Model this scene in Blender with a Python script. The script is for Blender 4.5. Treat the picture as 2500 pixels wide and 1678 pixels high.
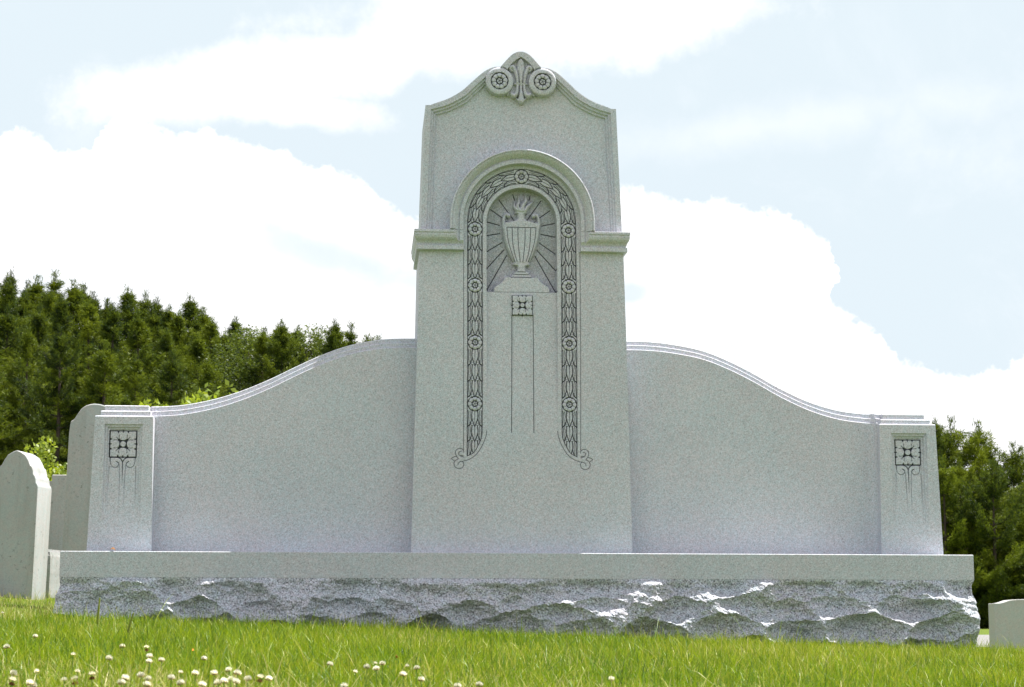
import bpy, math, random
import numpy as np
from mathutils import Matrix, Vector

random.seed(7)
rng = np.random.default_rng(7)
scene = bpy.context.scene
for o in list(bpy.data.objects):
    bpy.data.objects.remove(o)

# ------------------------------------------------------------------ camera
CAM = Vector((-0.7470, -9.1555, -0.3396))
cr = Vector((0.99715, -0.075435, 0.001478))
cu = Vector((-0.012205, -0.141932, 0.989801))
cf = Vector((0.074456, 0.986998, 0.142448))
cam_data = bpy.data.cameras.new("camera")
cam = bpy.data.objects.new("camera", cam_data)
scene.collection.objects.link(cam)
M = Matrix(((cr.x, cu.x, -cf.x, CAM.x), (cr.y, cu.y, -cf.y, CAM.y), (cr.z, cu.z, -cf.z, CAM.z), (0, 0, 0, 1)))
cam.matrix_world = M
cam_data.sensor_width = 36.0
cam_data.lens = 70.04
cam_data.clip_start = 0.05
cam_data.clip_end = 3000
cam_data.dof.use_dof = True
cam_data.dof.focus_distance = 8.6
cam_data.dof.aperture_fstop = 16
scene.camera = cam

# ------------------------------------------------------------------ light
SUN_DIR = Vector((0.41, 0.17, 1.0)).normalized()       # towards the sun: right, a little behind the stone
sun_data = bpy.data.lights.new("sun", 'SUN')
sun_data.energy = 5.0
sun_data.angle = math.radians(0.53)
sun_data.color = (1.0, 0.95, 0.87)
sun = bpy.data.objects.new("sun", sun_data)
sun.rotation_euler = SUN_DIR.to_track_quat('Z', 'Y').to_euler()
scene.collection.objects.link(sun)

scene.view_settings.view_transform = 'Standard'
scene.view_settings.look = 'None'
scene.view_settings.gamma = 1
scene.view_settings.exposure = 1.30

world = bpy.data.worlds.new("World")
scene.world = world
world.use_nodes = True
SKY_STRENGTH = 0.09
CLOUD_LEVEL = 5.6


class NT:
    """small helper to write node trees"""
    def __init__(s, tree):
        s.t = tree; s.n = tree.nodes; s.l = tree.links
        s.n.clear()
    def new(s, kind, **kw):
        n = s.n.new(kind)
        for k, v in kw.items():
            setattr(n, k, v)
        return n
    def put(s, sock, v):
        if hasattr(v, 'is_output') or isinstance(v, bpy.types.NodeSocket):
            s.l.new(v, sock)
        else:
            sock.default_value = v
    def math(s, op, a, b=None, c=None, clamp=False):
        n = s.new('ShaderNodeMath', operation=op, use_clamp=clamp)
        s.put(n.inputs[0], a)
        if b is not None: s.put(n.inputs[1], b)
        if c is not None: s.put(n.inputs[2], c)
        return n.outputs[0]
    def mix(s, f, a, b, blend='MIX'):
        n = s.new('ShaderNodeMix', data_type='RGBA', blend_type=blend)
        s.put(n.inputs[0], f); s.put(n.inputs[6], a); s.put(n.inputs[7], b)
        return n.outputs[2]
    def noise(s, vec, scale, detail=2.0, rough=0.5, dist=0.0):
        n = s.new('ShaderNodeTexNoise')
        if vec is not None: s.l.new(vec, n.inputs['Vector'])
        n.inputs['Scale'].default_value = scale
        n.inputs['Detail'].default_value = detail
        n.inputs['Roughness'].default_value = rough
        n.inputs['Distortion'].default_value = dist
        return n.outputs['Fac']
    def ramp(s, fac, stops, interp='LINEAR'):
        n = s.new('ShaderNodeValToRGB')
        n.color_ramp.interpolation = interp
        el = n.color_ramp.elements
        while len(el) < len(stops): el.new(0.5)
        for e, (p, c) in zip(el, stops):
            e.position = p
            e.color = c if len(c) == 4 else (*c, 1)
        s.put(n.inputs[0], fac)
        return n.outputs[0]
    def maprange(s, v, a, b, c=0.0, d=1.0, kind='SMOOTHSTEP'):
        n = s.new('ShaderNodeMapRange', interpolation_type=kind)
        s.put(n.inputs[0], v)
        for i, q in enumerate((a, b, c, d)): n.inputs[i + 1].default_value = q
        return n.outputs[0]


W = NT(world.node_tree)
sky = W.new('ShaderNodeTexSky', sky_type='NISHITA')
sky.sun_disc = False
sky.sun_elevation = math.asin(SUN_DIR.z)
sky.sun_rotation = math.atan2(SUN_DIR.x, SUN_DIR.y)
sky.air_density = 1.0; sky.dust_density = 1.6; sky.ozone_density = 1.0
tc = W.new('ShaderNodeTexCoord')
sep = W.new('ShaderNodeSeparateXYZ')
W.l.new(tc.outputs['Generated'], sep.inputs[0])
az = W.math('ARCTAN2', sep.outputs[0], sep.outputs[1])
el = W.math('ARCSINE', sep.outputs[2])
warp = W.noise(tc.outputs['Generated'], 26, 5, 0.62)
warp = W.math('SUBTRACT', warp, 0.5)
billow = W.noise(tc.outputs['Generated'], 90, 3, 0.6)
billow = W.math('ABSOLUTE', W.math('SUBTRACT', billow, 0.5))
# top edge of the cumulus bank, elevation as a function of azimuth
EDGE = [(-0.26, 0.215), (-0.1825, 0.2355), (-0.1699, 0.2409), (-0.1591, 0.2375), (-0.1526, 0.2329), (-0.1355, 0.2339), (-0.1330, 0.2457),
        (-0.1263, 0.2546), (-0.1143, 0.2541), (-0.1064, 0.247), (-0.0965, 0.2442), (-0.0857, 0.2504), (-0.0723, 0.2441),
        (-0.0522, 0.2393), (-0.0389, 0.2376), (-0.0276, 0.2281), (-0.0187, 0.2326), (-0.0075, 0.2264), (0.0038, 0.2189),
        (0.0252, 0.2039), (0.1318, 0.2193), (0.1474, 0.218), (0.163, 0.2113), (0.1808, 0.2148), (0.2029, 0.2061),
        (0.2226, 0.2034), (0.2355, 0.19), (0.2371, 0.1618), (0.2605, 0.146), (0.2719, 0.1306), (0.3004, 0.1255), (0.36, 0.135)]
A0, A1 = -0.30, 0.42
an = W.math('DIVIDE', W.math('SUBTRACT', W.math('ADD', az, W.math('MULTIPLY', warp, 0.045)), A0), A1 - A0)
edge = W.ramp(an, [((a - A0) / (A1 - A0), (e * 2, e * 2, e * 2)) for a, e in EDGE])
edge = W.math('MULTIPLY', edge, 0.5)
edge = W.math('ADD', edge, W.math('MULTIPLY', warp, 0.022))
edge = W.math('SUBTRACT', edge, W.math('MULTIPLY', billow, 0.022))
dz = W.math('SUBTRACT', edge, el)
bank = W.maprange(dz, -0.003, 0.002)
puff = W.maprange(W.noise(tc.outputs['Generated'], 13, 5, 0.6, 0.3), 0.50, 0.72, 0.0, 0.55)
bank = W.math('MULTIPLY', bank, W.math('SUBTRACT', 1.0, W.math('MULTIPLY', puff, W.maprange(dz, 0.01, 0.03))))


def blob(ca, ce, ra, re, rot=0.0, warp_amt=1.2, lo=0.75, hi=1.15):
    da = W.math('SUBTRACT', az, ca); de = W.math('SUBTRACT', el, ce)
    c, s_ = math.cos(rot), math.sin(rot)
    u = W.math('ADD', W.math('MULTIPLY', da, c / ra), W.math('MULTIPLY', de, s_ / ra))
    v = W.math('ADD', W.math('MULTIPLY', da, -s_ / re), W.math('MULTIPLY', de, c / re))
    d = W.math('SQRT', W.math('ADD', W.math('MULTIPLY', u, u), W.math('MULTIPLY', v, v)))
    d = W.math('ADD', d, W.math('MULTIPLY', warp, warp_amt))
    return W.maprange(d, hi, lo)


veil1 = blob(-0.040, 0.2775, 0.115, 0.0175, 0.18, 1.9, 0.45, 1.35)
veil2 = blob(0.085, 0.303, 0.12, 0.022, 0.06, 1.9, 0.45, 1.35)
veil3 = blob(-0.060, 0.263, 0.065, 0.010, -0.12, 1.7, 0.4, 1.3)
veil4 = blob(0.21, 0.25, 0.12, 0.012, 0.10, 2.4, -0.4, 1.6)
wisp = W.noise(tc.outputs['Generated'], 9, 6, 0.65, 0.4)
wisp = W.maprange(wisp, 0.50, 0.78, 0.0, 0.6)
gap = blob(-0.012, 0.1845, 0.055, 0.011, -0.22, 1.2, 0.2, 1.35)
gap2 = blob(0.134, 0.168, 0.011, 0.007, 0.1, 1.2, 0.5, 1.2)
gap3 = blob(-0.055, 0.205, 0.05, 0.005, -0.45, 2.0, -0.2, 1.3)
bank = W.math('MULTIPLY', bank, W.math('SUBTRACT', 1.0, W.math('MULTIPLY', gap, 0.75)))
bank = W.math('MULTIPLY', bank, W.math('SUBTRACT', 1.0, W.math('MULTIPLY', gap2, 0.8)))
bank = W.math('MULTIPLY', bank, W.math('SUBTRACT', 1.0, W.math('MULTIPLY', gap3, 0.4)))
cov = W.math('MAXIMUM', bank, W.math('MAXIMUM', veil1, W.math('MAXIMUM', veil2, veil3)))
cov = W.math('MAXIMUM', cov, W.math('MULTIPLY', veil4, 0.35))
cov = W.math('MAXIMUM', cov, W.math('MULTIPLY', wisp, 0.4))
# elsewhere in the sky: broken cloud and thin haze
far = W.noise(tc.outputs['Generated'], 2.6, 5, 0.55)
far = W.maprange(far, 0.42, 0.60)
out_view = W.maprange(W.math('ABSOLUTE', W.math('SUBTRACT', az, 0.07)), 0.32, 0.55)
out_view = W.math('MAXIMUM', out_view, W.maprange(el, 0.36, 0.55))
cov = W.math('MAXIMUM', cov, W.math('MULTIPLY', far, out_view))
hz = W.new('ShaderNodeMix', data_type='RGBA', blend_type='ADD')
hz.inputs[0].default_value = 1.0
W.l.new(W.mix(1.0, sky.outputs[0], (0.90, 0.82, 0.84, 1), 'MULTIPLY'), hz.inputs[6]); hz.inputs[7].default_value = (1.9, 1.75, 1.0, 1)
capn = W.mix(1.0, hz.outputs[2], (3.62, 4.10, 4.42, 1), 'DARKEN')   # thin high haze: an even pale blue
colr = W.mix(cov, capn, (CLOUD_LEVEL, CLOUD_LEVEL, CLOUD_LEVEL * 1.02, 1))
bg = W.new('ShaderNodeBackground')
W.l.new(colr, bg.inputs[0]); bg.inputs[1].default_value = SKY_STRENGTH
wo = W.new('ShaderNodeOutputWorld')
W.l.new(bg.outputs[0], wo.inputs[0])


# ------------------------------------------------------------------ helpers
def tag(o, label=None, cat=None, group=None, kind=None):
    if label: o['label'] = label
    if cat: o['category'] = cat
    if group: o['group'] = group
    if kind: o['kind'] = kind
    return o


def empty(name, loc=(0, 0, 0), rz=0.0, parent=None):
    o = bpy.data.objects.new(name, None)
    o.empty_display_size = 0.2
    scene.collection.objects.link(o)
    o.location = loc; o.rotation_euler = (0, 0, rz)
    if parent: o.parent = parent
    return o


def link_mesh(name, me, mat, parent=None):
    o = bpy.data.objects.new(name, me)
    scene.collection.objects.link(o)
    if mat: me.materials.append(mat)
    if parent: o.parent = parent
    return o


def np_mesh(name, V, F, smooth=False, attrs=None, corner_sizes=None):
    """V (n,3); F (m,k) constant size faces, or flat list with corner_sizes"""
    me = bpy.data.meshes.new(name)
    V = np.asarray(V, dtype=np.float32)
    me.vertices.add(len(V)); me.vertices.foreach_set("co", V.ravel())
    if corner_sizes is None:
        F = np.asarray(F, dtype=np.int32)
        cs = np.full(len(F), F.shape[1], dtype=np.int32); flat = F.ravel()
    else:
        cs = np.asarray(corner_sizes, dtype=np.int32); flat = np.asarray(F, dtype=np.int32)
    me.loops.add(len(flat)); me.loops.foreach_set("vertex_index", flat)
    st = np.concatenate([[0], np.cumsum(cs)[:-1]]).astype(np.int32)
    me.polygons.add(len(cs)); me.polygons.foreach_set("loop_start", st)
    me.polygons.foreach_set("loop_total", cs)
    me.polygons.foreach_set("use_smooth", np.full(len(cs), smooth, dtype=bool))
    if attrs:
        for k, a in attrs.items():
            at = me.attributes.new(k, 'FLOAT', 'POINT')
            at.data.foreach_set("value", np.asarray(a, dtype=np.float32))
    me.update(calc_edges=True)
    return me


def vnoise(x, y, seed=0):
    """smooth value noise in numpy, about -1..1"""
    r = np.random.default_rng(seed).random((256, 256)) * 2 - 1
    xi = np.floor(x).astype(int); yi = np.floor(y).astype(int)
    fx = x - xi; fy = y - yi
    fx = fx * fx * (3 - 2 * fx); fy = fy * fy * (3 - 2 * fy)
    a = r[xi & 255, yi & 255]; b = r[(xi + 1) & 255, yi & 255]
    c = r[xi & 255, (yi + 1) & 255]; d = r[(xi + 1) & 255, (yi + 1) & 255]
    return (a * (1 - fx) + b * fx) * (1 - fy) + (c * (1 - fx) + d * fx) * fy


def fbm(x, y, oct_=4, seed=0, gain=0.5):
    s = 0; a = 1; t = 0
    for i in range(oct_):
        s = s + a * vnoise(x * 2 ** i + 17.3 * i, y * 2 ** i + 5.1 * i, seed + i); t += a; a *= gain
    return s / t


def sstep(x, a, b):
    t = np.clip((x - a) / (b - a), 0, 1)
    return t * t * (3 - 2 * t)


def ramp01(x, a, b):
    return np.clip((x - a) / (b - a), 0, 1)


def smooth_curve(pts, n=8):
    """Catmull-Rom through the points"""
    P = [np.array(p, float) for p in pts]
    if len(P) < 3: return P
    P = [2 * P[0] - P[1]] + P + [2 * P[-1] - P[-2]]
    out = []
    for i in range(1, len(P) - 2):
        for k in range(n):
            t = k / n
            out.append(0.5 * ((2 * P[i]) + (-P[i - 1] + P[i + 1]) * t + (2 * P[i - 1] - 5 * P[i] + 4 * P[i + 1] - P[i + 2]) * t * t
                              + (-P[i - 1] + 3 * P[i] - 3 * P[i + 1] + P[i + 2]) * t ** 3))
    out.append(P[-2])
    return out


# ------------------------------------------------------------------ materials
def principled(nt, color, rough=0.7, spec=0.3, normal=None):
    p = nt.new('ShaderNodeBsdfPrincipled')
    nt.put(p.inputs['Base Color'], color)
    nt.put(p.inputs['Roughness'], rough)
    p.inputs['Specular IOR Level'].default_value = spec
    if normal is not None: nt.l.new(normal, p.inputs['Normal'])
    return p


def bump(nt, h, strength, dist):
    b = nt.new('ShaderNodeBump')
    b.inputs['Strength'].default_value = strength
    b.inputs['Distance'].default_value = dist
    nt.put(b.inputs['Height'], h)
    return b.outputs[0]


def mat_granite(name, base, contrast=0.12, scale=150, fleck=0.35, spots=False, rough_bump=0.0, warm=0.0):
    m = bpy.data.materials.new(name); m.use_nodes = True
    t = NT(m.node_tree)
    co = t.new('ShaderNodeTexCoord').outputs['Object']
    rot = t.new('ShaderNodeMapping'); t.l.new(co, rot.inputs[0])      # the crystal grid runs oblique to every face
    rot.inputs['Rotation'].default_value = (.61, .83, .37); rot.inputs['Location'].default_value = (3.1, 7.7, 1.9)
    straight = co; co = rot.outputs[0]
    n1 = t.noise(co, scale, 2.5, 0.65)
    n2 = t.noise(co, scale * 0.45, 2.0, 0.5)
    n3 = t.noise(co, 2.2, 4, 0.6)
    g = t.math('ADD', t.math('MULTIPLY', t.math('SUBTRACT', n1, 0.5), contrast * 7),
               t.math('MULTIPLY', t.math('SUBTRACT', n2, 0.5), contrast * 1.1))
    g = t.math('ADD', g, t.math('MULTIPLY', t.math('SUBTRACT', n3, 0.5), 0.22))
    g = t.math('ADD', g, 1.0)
    vor = t.new('ShaderNodeTexVoronoi'); t.l.new(co, vor.inputs['Vector']); vor.inputs['Scale'].default_value = scale * 0.8
    flk = t.maprange(vor.outputs['Distance'], 0.30, 0.16)
    keep = t.maprange(n1, 0.50, 0.42)
    flk = t.math('MULTIPLY', t.math('MULTIPLY', flk, keep), fleck)
    g = t.math('MULTIPLY', g, t.math('SUBTRACT', 1.0, flk))
    hue = t.noise(co, scale * 0.3, 2, 0.5)
    hue2 = t.noise(co, 3.0, 3, 0.5)
    b2 = (base[0] * 1.06, base[1] * 0.985, base[2] * 0.99, 1)
    b3 = (base[0] * 0.96, base[1] * 1.01, base[2] * 1.03, 1)
    hf = t.math('ADD', t.math('MULTIPLY', t.maprange(hue, 0.38, 0.62), 0.6), t.math('MULTIPLY', t.maprange(hue2, 0.35, 0.65), 0.4))
    col = t.mix(hf, b2, b3)
    vm = t.new('ShaderNodeVectorMath', operation='SCALE')
    t.l.new(col, vm.inputs[0]); t.l.new(g, vm.inputs['Scale'])
    col = vm.outputs[0]
    if spots:
        s1 = t.noise(co, 42, 3, 0.7)
        s2 = t.noise(co, 5, 3, 0.6)
        sp = t.math('MULTIPLY', t.maprange(s1, 0.60, 0.68), t.maprange(s2, 0.42, 0.60))
        col = t.mix(t.math('MULTIPLY', sp, 0.5), col, (0.05, 0.05, 0.045, 1))
        mp = t.new('ShaderNodeMapping'); t.l.new(straight, mp.inputs[0]); mp.inputs['Scale'].default_value = (14, 14, 1.2)
        st = t.maprange(t.noise(mp.outputs[0], 1.0, 4, 0.6), 0.42, 0.70)
        col = t.mix(t.math('MULTIPLY', st, 0.28), col, (0.16, 0.15, 0.12, 1))
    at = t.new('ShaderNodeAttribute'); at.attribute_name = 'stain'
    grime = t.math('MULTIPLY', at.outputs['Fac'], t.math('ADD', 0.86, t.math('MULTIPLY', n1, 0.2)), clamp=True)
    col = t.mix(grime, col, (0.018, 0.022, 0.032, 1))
    nb = bump(t, n1, 0.18 + rough_bump, 0.0016 + 0.002 * rough_bump)
    p = principled(t, col, 0.72, 0.25, nb)
    o = t.new('ShaderNodeOutputMaterial'); t.l.new(p.outputs[0], o.inputs[0])
    return m


GRANITE = mat_granite("granite_sawn", (0.466, 0.484, 0.538), 0.22, 190, 0.45)
GRANITE_BASE = mat_granite("granite_steeled", (0.424, 0.446, 0.482), 0.22, 190, 0.45)
GRANITE_ROUGH = mat_granite("granite_rock_pitched", (0.372, 0.392, 0.438), 0.52, 140, 0.85, rough_bump=0.8)
GRANITE_FROST = mat_granite("granite_frosted", (0.385, 0.402, 0.450), 0.28, 180, 0.5)
GRANITE_OLD = mat_granite("granite_weathered", (0.325, 0.333, 0.330), 0.07, 120, 0.15, spots=True)
GRANITE_PALE = mat_granite("granite_pale", (0.335, 0.352, 0.358), 0.06, 120, 0.12, spots=True)
GRANITE_SMALL = mat_granite("granite_small_stone", (0.37, 0.38, 0.37), 0.08, 120, 0.15)


# ------------------------------------------------------------------ relief surfaces
class Relief:
    """A carved stone front: a grid in the plane of the face (X, Z) with a height towards the viewer,
    skirted back to the rear of the block."""
    def __init__(s, xs, zs, left, right, ztop=None, z_conf=None, x_in=None):
        # xs nominal columns, zs nominal rows; columns beyond x_in stretch to left(z)/right(z)
        s.xs = np.array(xs); s.zs = np.array(zs)
        X, Z = np.meshgrid(s.xs, s.zs)
        if ztop is not None:
            zt = ztop(X); z1 = s.zs[-1]
            k = np.clip((Z - z_conf) / (z1 - z_conf), 0, 1)
            Z = np.where(Z > z_conf, z_conf + k * (zt - z_conf), Z)
        xi0, xi1 = x_in
        L = left(Z); R = right(Z)
        X = np.where(X < xi0, xi0 + (X - xi0) / (s.xs[0] - xi0) * (L - xi0), X)
        X = np.where(X > xi1, xi1 + (X - xi1) / (s.xs[-1] - xi1) * (R - xi1), X)
        s.X = X; s.Z = Z; s.zc = z_conf
        s.h = np.zeros_like(X); s.G = np.zeros_like(X); s.P = np.zeros_like(X)
        s.lab = np.zeros(X.shape, int)

    def win(s, x0, x1, z0, z1):
        c0 = max(0, np.searchsorted(s.xs, x0) - 3); c1 = min(len(s.xs), np.searchsorted(s.xs, x1) + 3)
        top = s.zc if s.zc is not None else 1e9
        r0 = max(0, np.searchsorted(s.zs, min(z0, top)) - 2)
        r1 = len(s.zs) if z1 >= top else min(len(s.zs), np.searchsorted(s.zs, z1) + 2)
        return slice(r0, r1), slice(c0, c1)

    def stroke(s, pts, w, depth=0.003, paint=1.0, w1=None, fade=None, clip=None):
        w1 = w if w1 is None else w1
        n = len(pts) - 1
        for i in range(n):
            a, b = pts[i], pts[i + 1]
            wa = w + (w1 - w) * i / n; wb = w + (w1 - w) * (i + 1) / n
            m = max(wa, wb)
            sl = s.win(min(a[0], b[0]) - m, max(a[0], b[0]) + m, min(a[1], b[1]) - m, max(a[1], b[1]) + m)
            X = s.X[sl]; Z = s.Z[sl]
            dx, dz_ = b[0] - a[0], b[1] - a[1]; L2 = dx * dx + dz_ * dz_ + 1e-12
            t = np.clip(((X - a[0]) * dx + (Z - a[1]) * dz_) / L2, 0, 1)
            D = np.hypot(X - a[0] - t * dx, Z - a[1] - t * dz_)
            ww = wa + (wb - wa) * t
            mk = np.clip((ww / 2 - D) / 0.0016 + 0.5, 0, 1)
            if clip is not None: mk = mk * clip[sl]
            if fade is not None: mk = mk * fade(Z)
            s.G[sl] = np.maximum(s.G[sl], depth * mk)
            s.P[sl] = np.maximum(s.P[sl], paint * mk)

    def tube(s, pts, radii, H, base, lab=None):
        n = len(pts) - 1
        for i in range(n):
            a, b = pts[i], pts[i + 1]
            ra = np.interp(i / n, np.linspace(0, 1, len(radii)), radii); rb = np.interp((i + 1) / n, np.linspace(0, 1, len(radii)), radii)
            m = max(ra, rb)
            sl = s.win(min(a[0], b[0]) - m, max(a[0], b[0]) + m, min(a[1], b[1]) - m, max(a[1], b[1]) + m)
            X = s.X[sl]; Z = s.Z[sl]
            dx, dz_ = b[0] - a[0], b[1] - a[1]; L2 = dx * dx + dz_ * dz_ + 1e-12
            t = np.clip(((X - a[0]) * dx + (Z - a[1]) * dz_) / L2, 0, 1)
            D = np.hypot(X - a[0] - t * dx, Z - a[1] - t * dz_)
            r = ra + (rb - ra) * t
            ins = D < r
            hh = base + H * np.sqrt(np.clip(1 - (D / r) ** 2, 0, 1)) * np.clip(r / 0.010, 0.35, 1)
            s.h[sl] = np.where(ins, np.maximum(s.h[sl], hh), s.h[sl])
            if lab is not None:
                L = s.lab[sl]; L[ins] = lab

    def set_lab(s, mask, k):
        s.lab[mask] = k

    def build(s, y_face, y_back, names, mat, parent_body, root_name, dx=None, cover_top=None):
        """split the faces by label into one mesh per part. names: {label: part name}"""
        H = s.h - s.G
        nr, nc = s.X.shape
        X = s.X + (dx(s.Z) if dx is not None else 0)
        Y = (y_face(s.X, s.Z) if callable(y_face) else y_face) - H
        V = np.stack([X, Y, s.Z], -1).reshape(-1, 3)
        idx = np.arange(nr * nc).reshape(nr, nc)
        F = np.stack([idx[:-1, :-1], idx[:-1, 1:], idx[1:, 1:], idx[1:, :-1]], -1).reshape(-1, 4)
        lab = s.lab[:-1, :-1].ravel()
        # skirt: the boundary goes straight back to the rear face
        loop = np.concatenate([idx[0, :-1], idx[:-1, -1], idx[-1, ::-1][:-1], idx[::-1, 0][:-1]])
        off = len(V)
        B = V[loop].copy(); B[:, 1] = y_back
        V = np.concatenate([V, B])
        n = len(loop); i = np.arange(n); j = (i + 1) % n
        SF = np.stack([loop[i], off + i, off + j, loop[j]], -1)
        labv = s.lab.ravel()
        SL = np.where(labv[loop[i]] == labv[loop[j]], labv[loop[i]], 0)
        SL = np.where(np.isin(SL, s.skirt_labels if hasattr(s, 'skirt_labels') else []), SL, 0)
        # rear face as strips between left and right halves of the loop is not needed finely: one fan polygon
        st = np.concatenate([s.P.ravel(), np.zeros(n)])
        objs = {}
        FA = np.concatenate([F, SF]); LA = np.concatenate([lab, SL])
        for k, nm in names.items():
            sel = FA[LA == k]
            if len(sel) == 0: continue
            u, inv = np.unique(sel, return_inverse=True)
            faces = inv.reshape(-1, 4)
            if k == 0:
                back = off + np.arange(n)
                # body carries the rear polygon too
                uu = np.concatenate([u, back]); base = len(u)
                vv = V[uu]; flat = np.concatenate([faces.ravel(), base + np.arange(n)[::-1]])
                cs = np.concatenate([np.full(len(faces), 4), [n]])
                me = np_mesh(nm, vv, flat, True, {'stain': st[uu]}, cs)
                me.polygons[len(cs) - 1].use_smooth = False
            else:
                me = np_mesh(nm, V[u], faces, True, {'stain': st[u]})
            o = link_mesh(nm, me, GRANITE_FROST if nm == 'niche' else mat, parent_body if k == 0 else None)
            objs[k] = o
        for k, o in objs.items():
            if k != 0: o.parent = objs[0]
        try:
            for o in objs.values():
                o.data.set_sharp_from_angle(angle=math.radians(38))
        except Exception:
            pass
        return objs


# --- carved motifs shared by the tower and the pillars
def square_flower(R, cx, cz, hw, hz, lab, base=None):
    """square panel with a four petalled flower, dark background"""
    sl = R.win(cx - hw - 0.006, cx + hw + 0.006, cz - hz - 0.006, cz + hz + 0.006)
    X = (R.X[sl] - cx) / hw; Z = (R.Z[sl] - cz) / hz
    inside = (np.abs(X) < 1.03) & (np.abs(Z) < 1.03)
    px = 0.0016 / hw
    au, av = np.abs(X), np.abs(Z)
    # dark frame, the curved diamond round the button, and the wedge gaps between petals along the edge
    frame = np.clip((np.maximum(au, av) - .955) / px + .5, 0, 1)
    lobes = np.minimum(np.hypot(au - .66, av), np.hypot(au, av - .66)) - .385
    dia = np.minimum(lobes, .40 - np.maximum(au, av) * 1.0)
    dia = np.clip(np.minimum(dia, .52 - (au + av) * .60) / px + .5, 0, 1)
    btn = np.clip((.215 - np.hypot(X, Z)) / px + .5, 0, 1)
    hi_, lo_ = np.maximum(au, av), np.minimum(au, av)
    wedge = np.clip(((hi_ - .80) * .50 - np.abs(lo_ - .37)) / px + .5, 0, 1)
    paint = np.maximum(np.maximum(frame, dia) * (1 - btn), wedge)
    # soft swelling of each petal
    pet = np.minimum(np.hypot(au - .62, av), np.hypot(au, av - .62))
    swell = .0012 * np.clip(1 - (pet / .36) ** 2, 0, 1) + .0009 * np.clip(1 - (np.hypot(au - .66, av - .66) / .34) ** 2, 0, 1)
    hgt = -.001 + swell - .0065 * paint + .0025 * btn
    # petal arcs and notches
    R.h[sl] = np.where(inside, hgt, R.h[sl])
    R.P[sl] = np.where(inside, np.maximum(paint, 0), R.P[sl])
    L = R.lab[sl]; L[inside] = lab

    def q(x, z): return (cx + x * hw, cz + z * hz)
    for k in range(4):
        a = k * math.pi / 2
        ca, sa = math.cos(a), math.sin(a)
        def rot(u, v): return q(u * ca - v * sa, u * sa + v * ca)
        R.stroke([rot(0.86, 0), rot(1.0, 0)], hw * 0.05, 0.003, 1.0, hw * .14)
        for sg in (-1, 1):
            arc = [rot(0.60 + 0.31 * math.cos(t) - 0.02, sg * 0.31 * math.sin(t)) for t in np.linspace(1.25, 2.1, 5)]
            R.stroke(arc, hw * 0.06, 0.002, 0.9, hw * 0.025)
            R.stroke([rot(.40, sg * .40), rot(.55, sg * .50)], hw * .05, .002, .9, hw * .02)


def rosette(R, cx, cz, r, lab, petals=8, ring=True):
    sl = R.win(cx - r * 1.25, cx + r * 1.25, cz - r * 1.25, cz + r * 1.25)
    X = R.X[sl] - cx; Z = R.Z[sl] - cz
    d = np.hypot(X, Z) / r; a = np.arctan2(X, Z)
    edge_ = 0.84 + 0.15 * np.abs(np.cos(a * petals / 2)) ** .7
    px = 0.0016 / r
    petal = np.clip((edge_ - d) / px + 0.5, 0, 1)
    inner = np.clip((0.33 - d) / px + 0.5, 0, 1)
    gap_ = np.clip((0.45 - d) / px + 0.5, 0, 1) - inner
    hh = -0.006 + petal * (0.006 + 0.004 * np.sin(np.clip((d - 0.4) / 0.55, 0, 1) * math.pi))
    hh = hh - gap_ * 0.006 + inner * 0.002
    ins = d < 1.06
    pm = np.clip(np.maximum((1 - petal) * .9, gap_), 0, 1)
    R.h[sl] = np.where(ins, hh, R.h[sl])
    R.P[sl] = np.where(ins, pm * (0.95 if ring else 0.9), R.P[sl])
    L = R.lab[sl]; L[d < 1.0] = lab
    for k in range(petals):
        t = (k + 0.5) * 2 * math.pi / petals
        R.stroke([(cx + r * 0.48 * math.sin(t), cz + r * 0.48 * math.cos(t)), (cx + r * 0.76 * math.sin(t), cz + r * 0.76 * math.cos(t))], r * 0.085, 0.002, 0.95, r * 0.04)
    for k in range(5):
        t = k * 2 * math.pi / 5 + 0.3
        R.stroke([(cx, cz), (cx + r * 0.34 * math.sin(t), cz + r * 0.34 * math.cos(t))], r * 0.075, 0.002, 0.9)


# ------------------------------------------------------------------ the monument
monument = empty('monument', (0, 0, -0.42))
tag(monument, 'wide grey granite family monument with tall carved central tablet, curved wings and rough-faced base', 'monument')


def at_world(o):
    """parent keeps world coordinates"""
    o.parent = monument
    o.matrix_parent_inverse = Matrix.Translation((0, 0, 0.42))
    return o


LEDGE = 0.012
TX = [0, .02, .045, .075, .0967, .120, .1422, .178, .2255, .2785, .3314, .3845, .4597, .53]
TZ = [2.414, 2.4105, 2.396, 2.364, 2.338, 2.3375, 2.332, 2.312, 2.270, 2.220, 2.185, 2.1615, 2.1415, 2.1415]
_p = smooth_curve([(x, z) for x, z in zip(TX[4:-1], TZ[4:-1])], 6)
_q = smooth_curve([(-.045, 2.396), (-.02, 2.4105), (0, 2.414), (.02, 2.4105), (.045, 2.396), (.075, 2.364), (.0967, 2.338)], 6)
_tx = [p[0] for p in _q if p[0] >= 0][:-1] + [p[0] for p in _p] + [.53]
_tz = [p[1] for p in _q if p[0] >= 0][:-1] + [p[1] for p in _p] + [2.1415]


def tower_top(x): return np.interp(np.abs(x), _tx, _tz)


CAPZ0, CAPZ1 = 1.4366, 1.529
# cap profile: protrusion against height
CZ = [CAPZ0 - .0015, CAPZ0, 1.458, 1.4595, 1.466, 1.476, 1.484, 1.492, 1.503, 1.5115, 1.513, 1.5145, 1.5275, CAPZ1, CAPZ1 + .002]
CP = [0.0, .030, .030, .022, .024, .031, .042, .049, .053, .053, .050, .057, .057, .053, 0.0]


def cap_p(z): return np.interp(z, CZ, CP, left=0, right=0)


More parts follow.
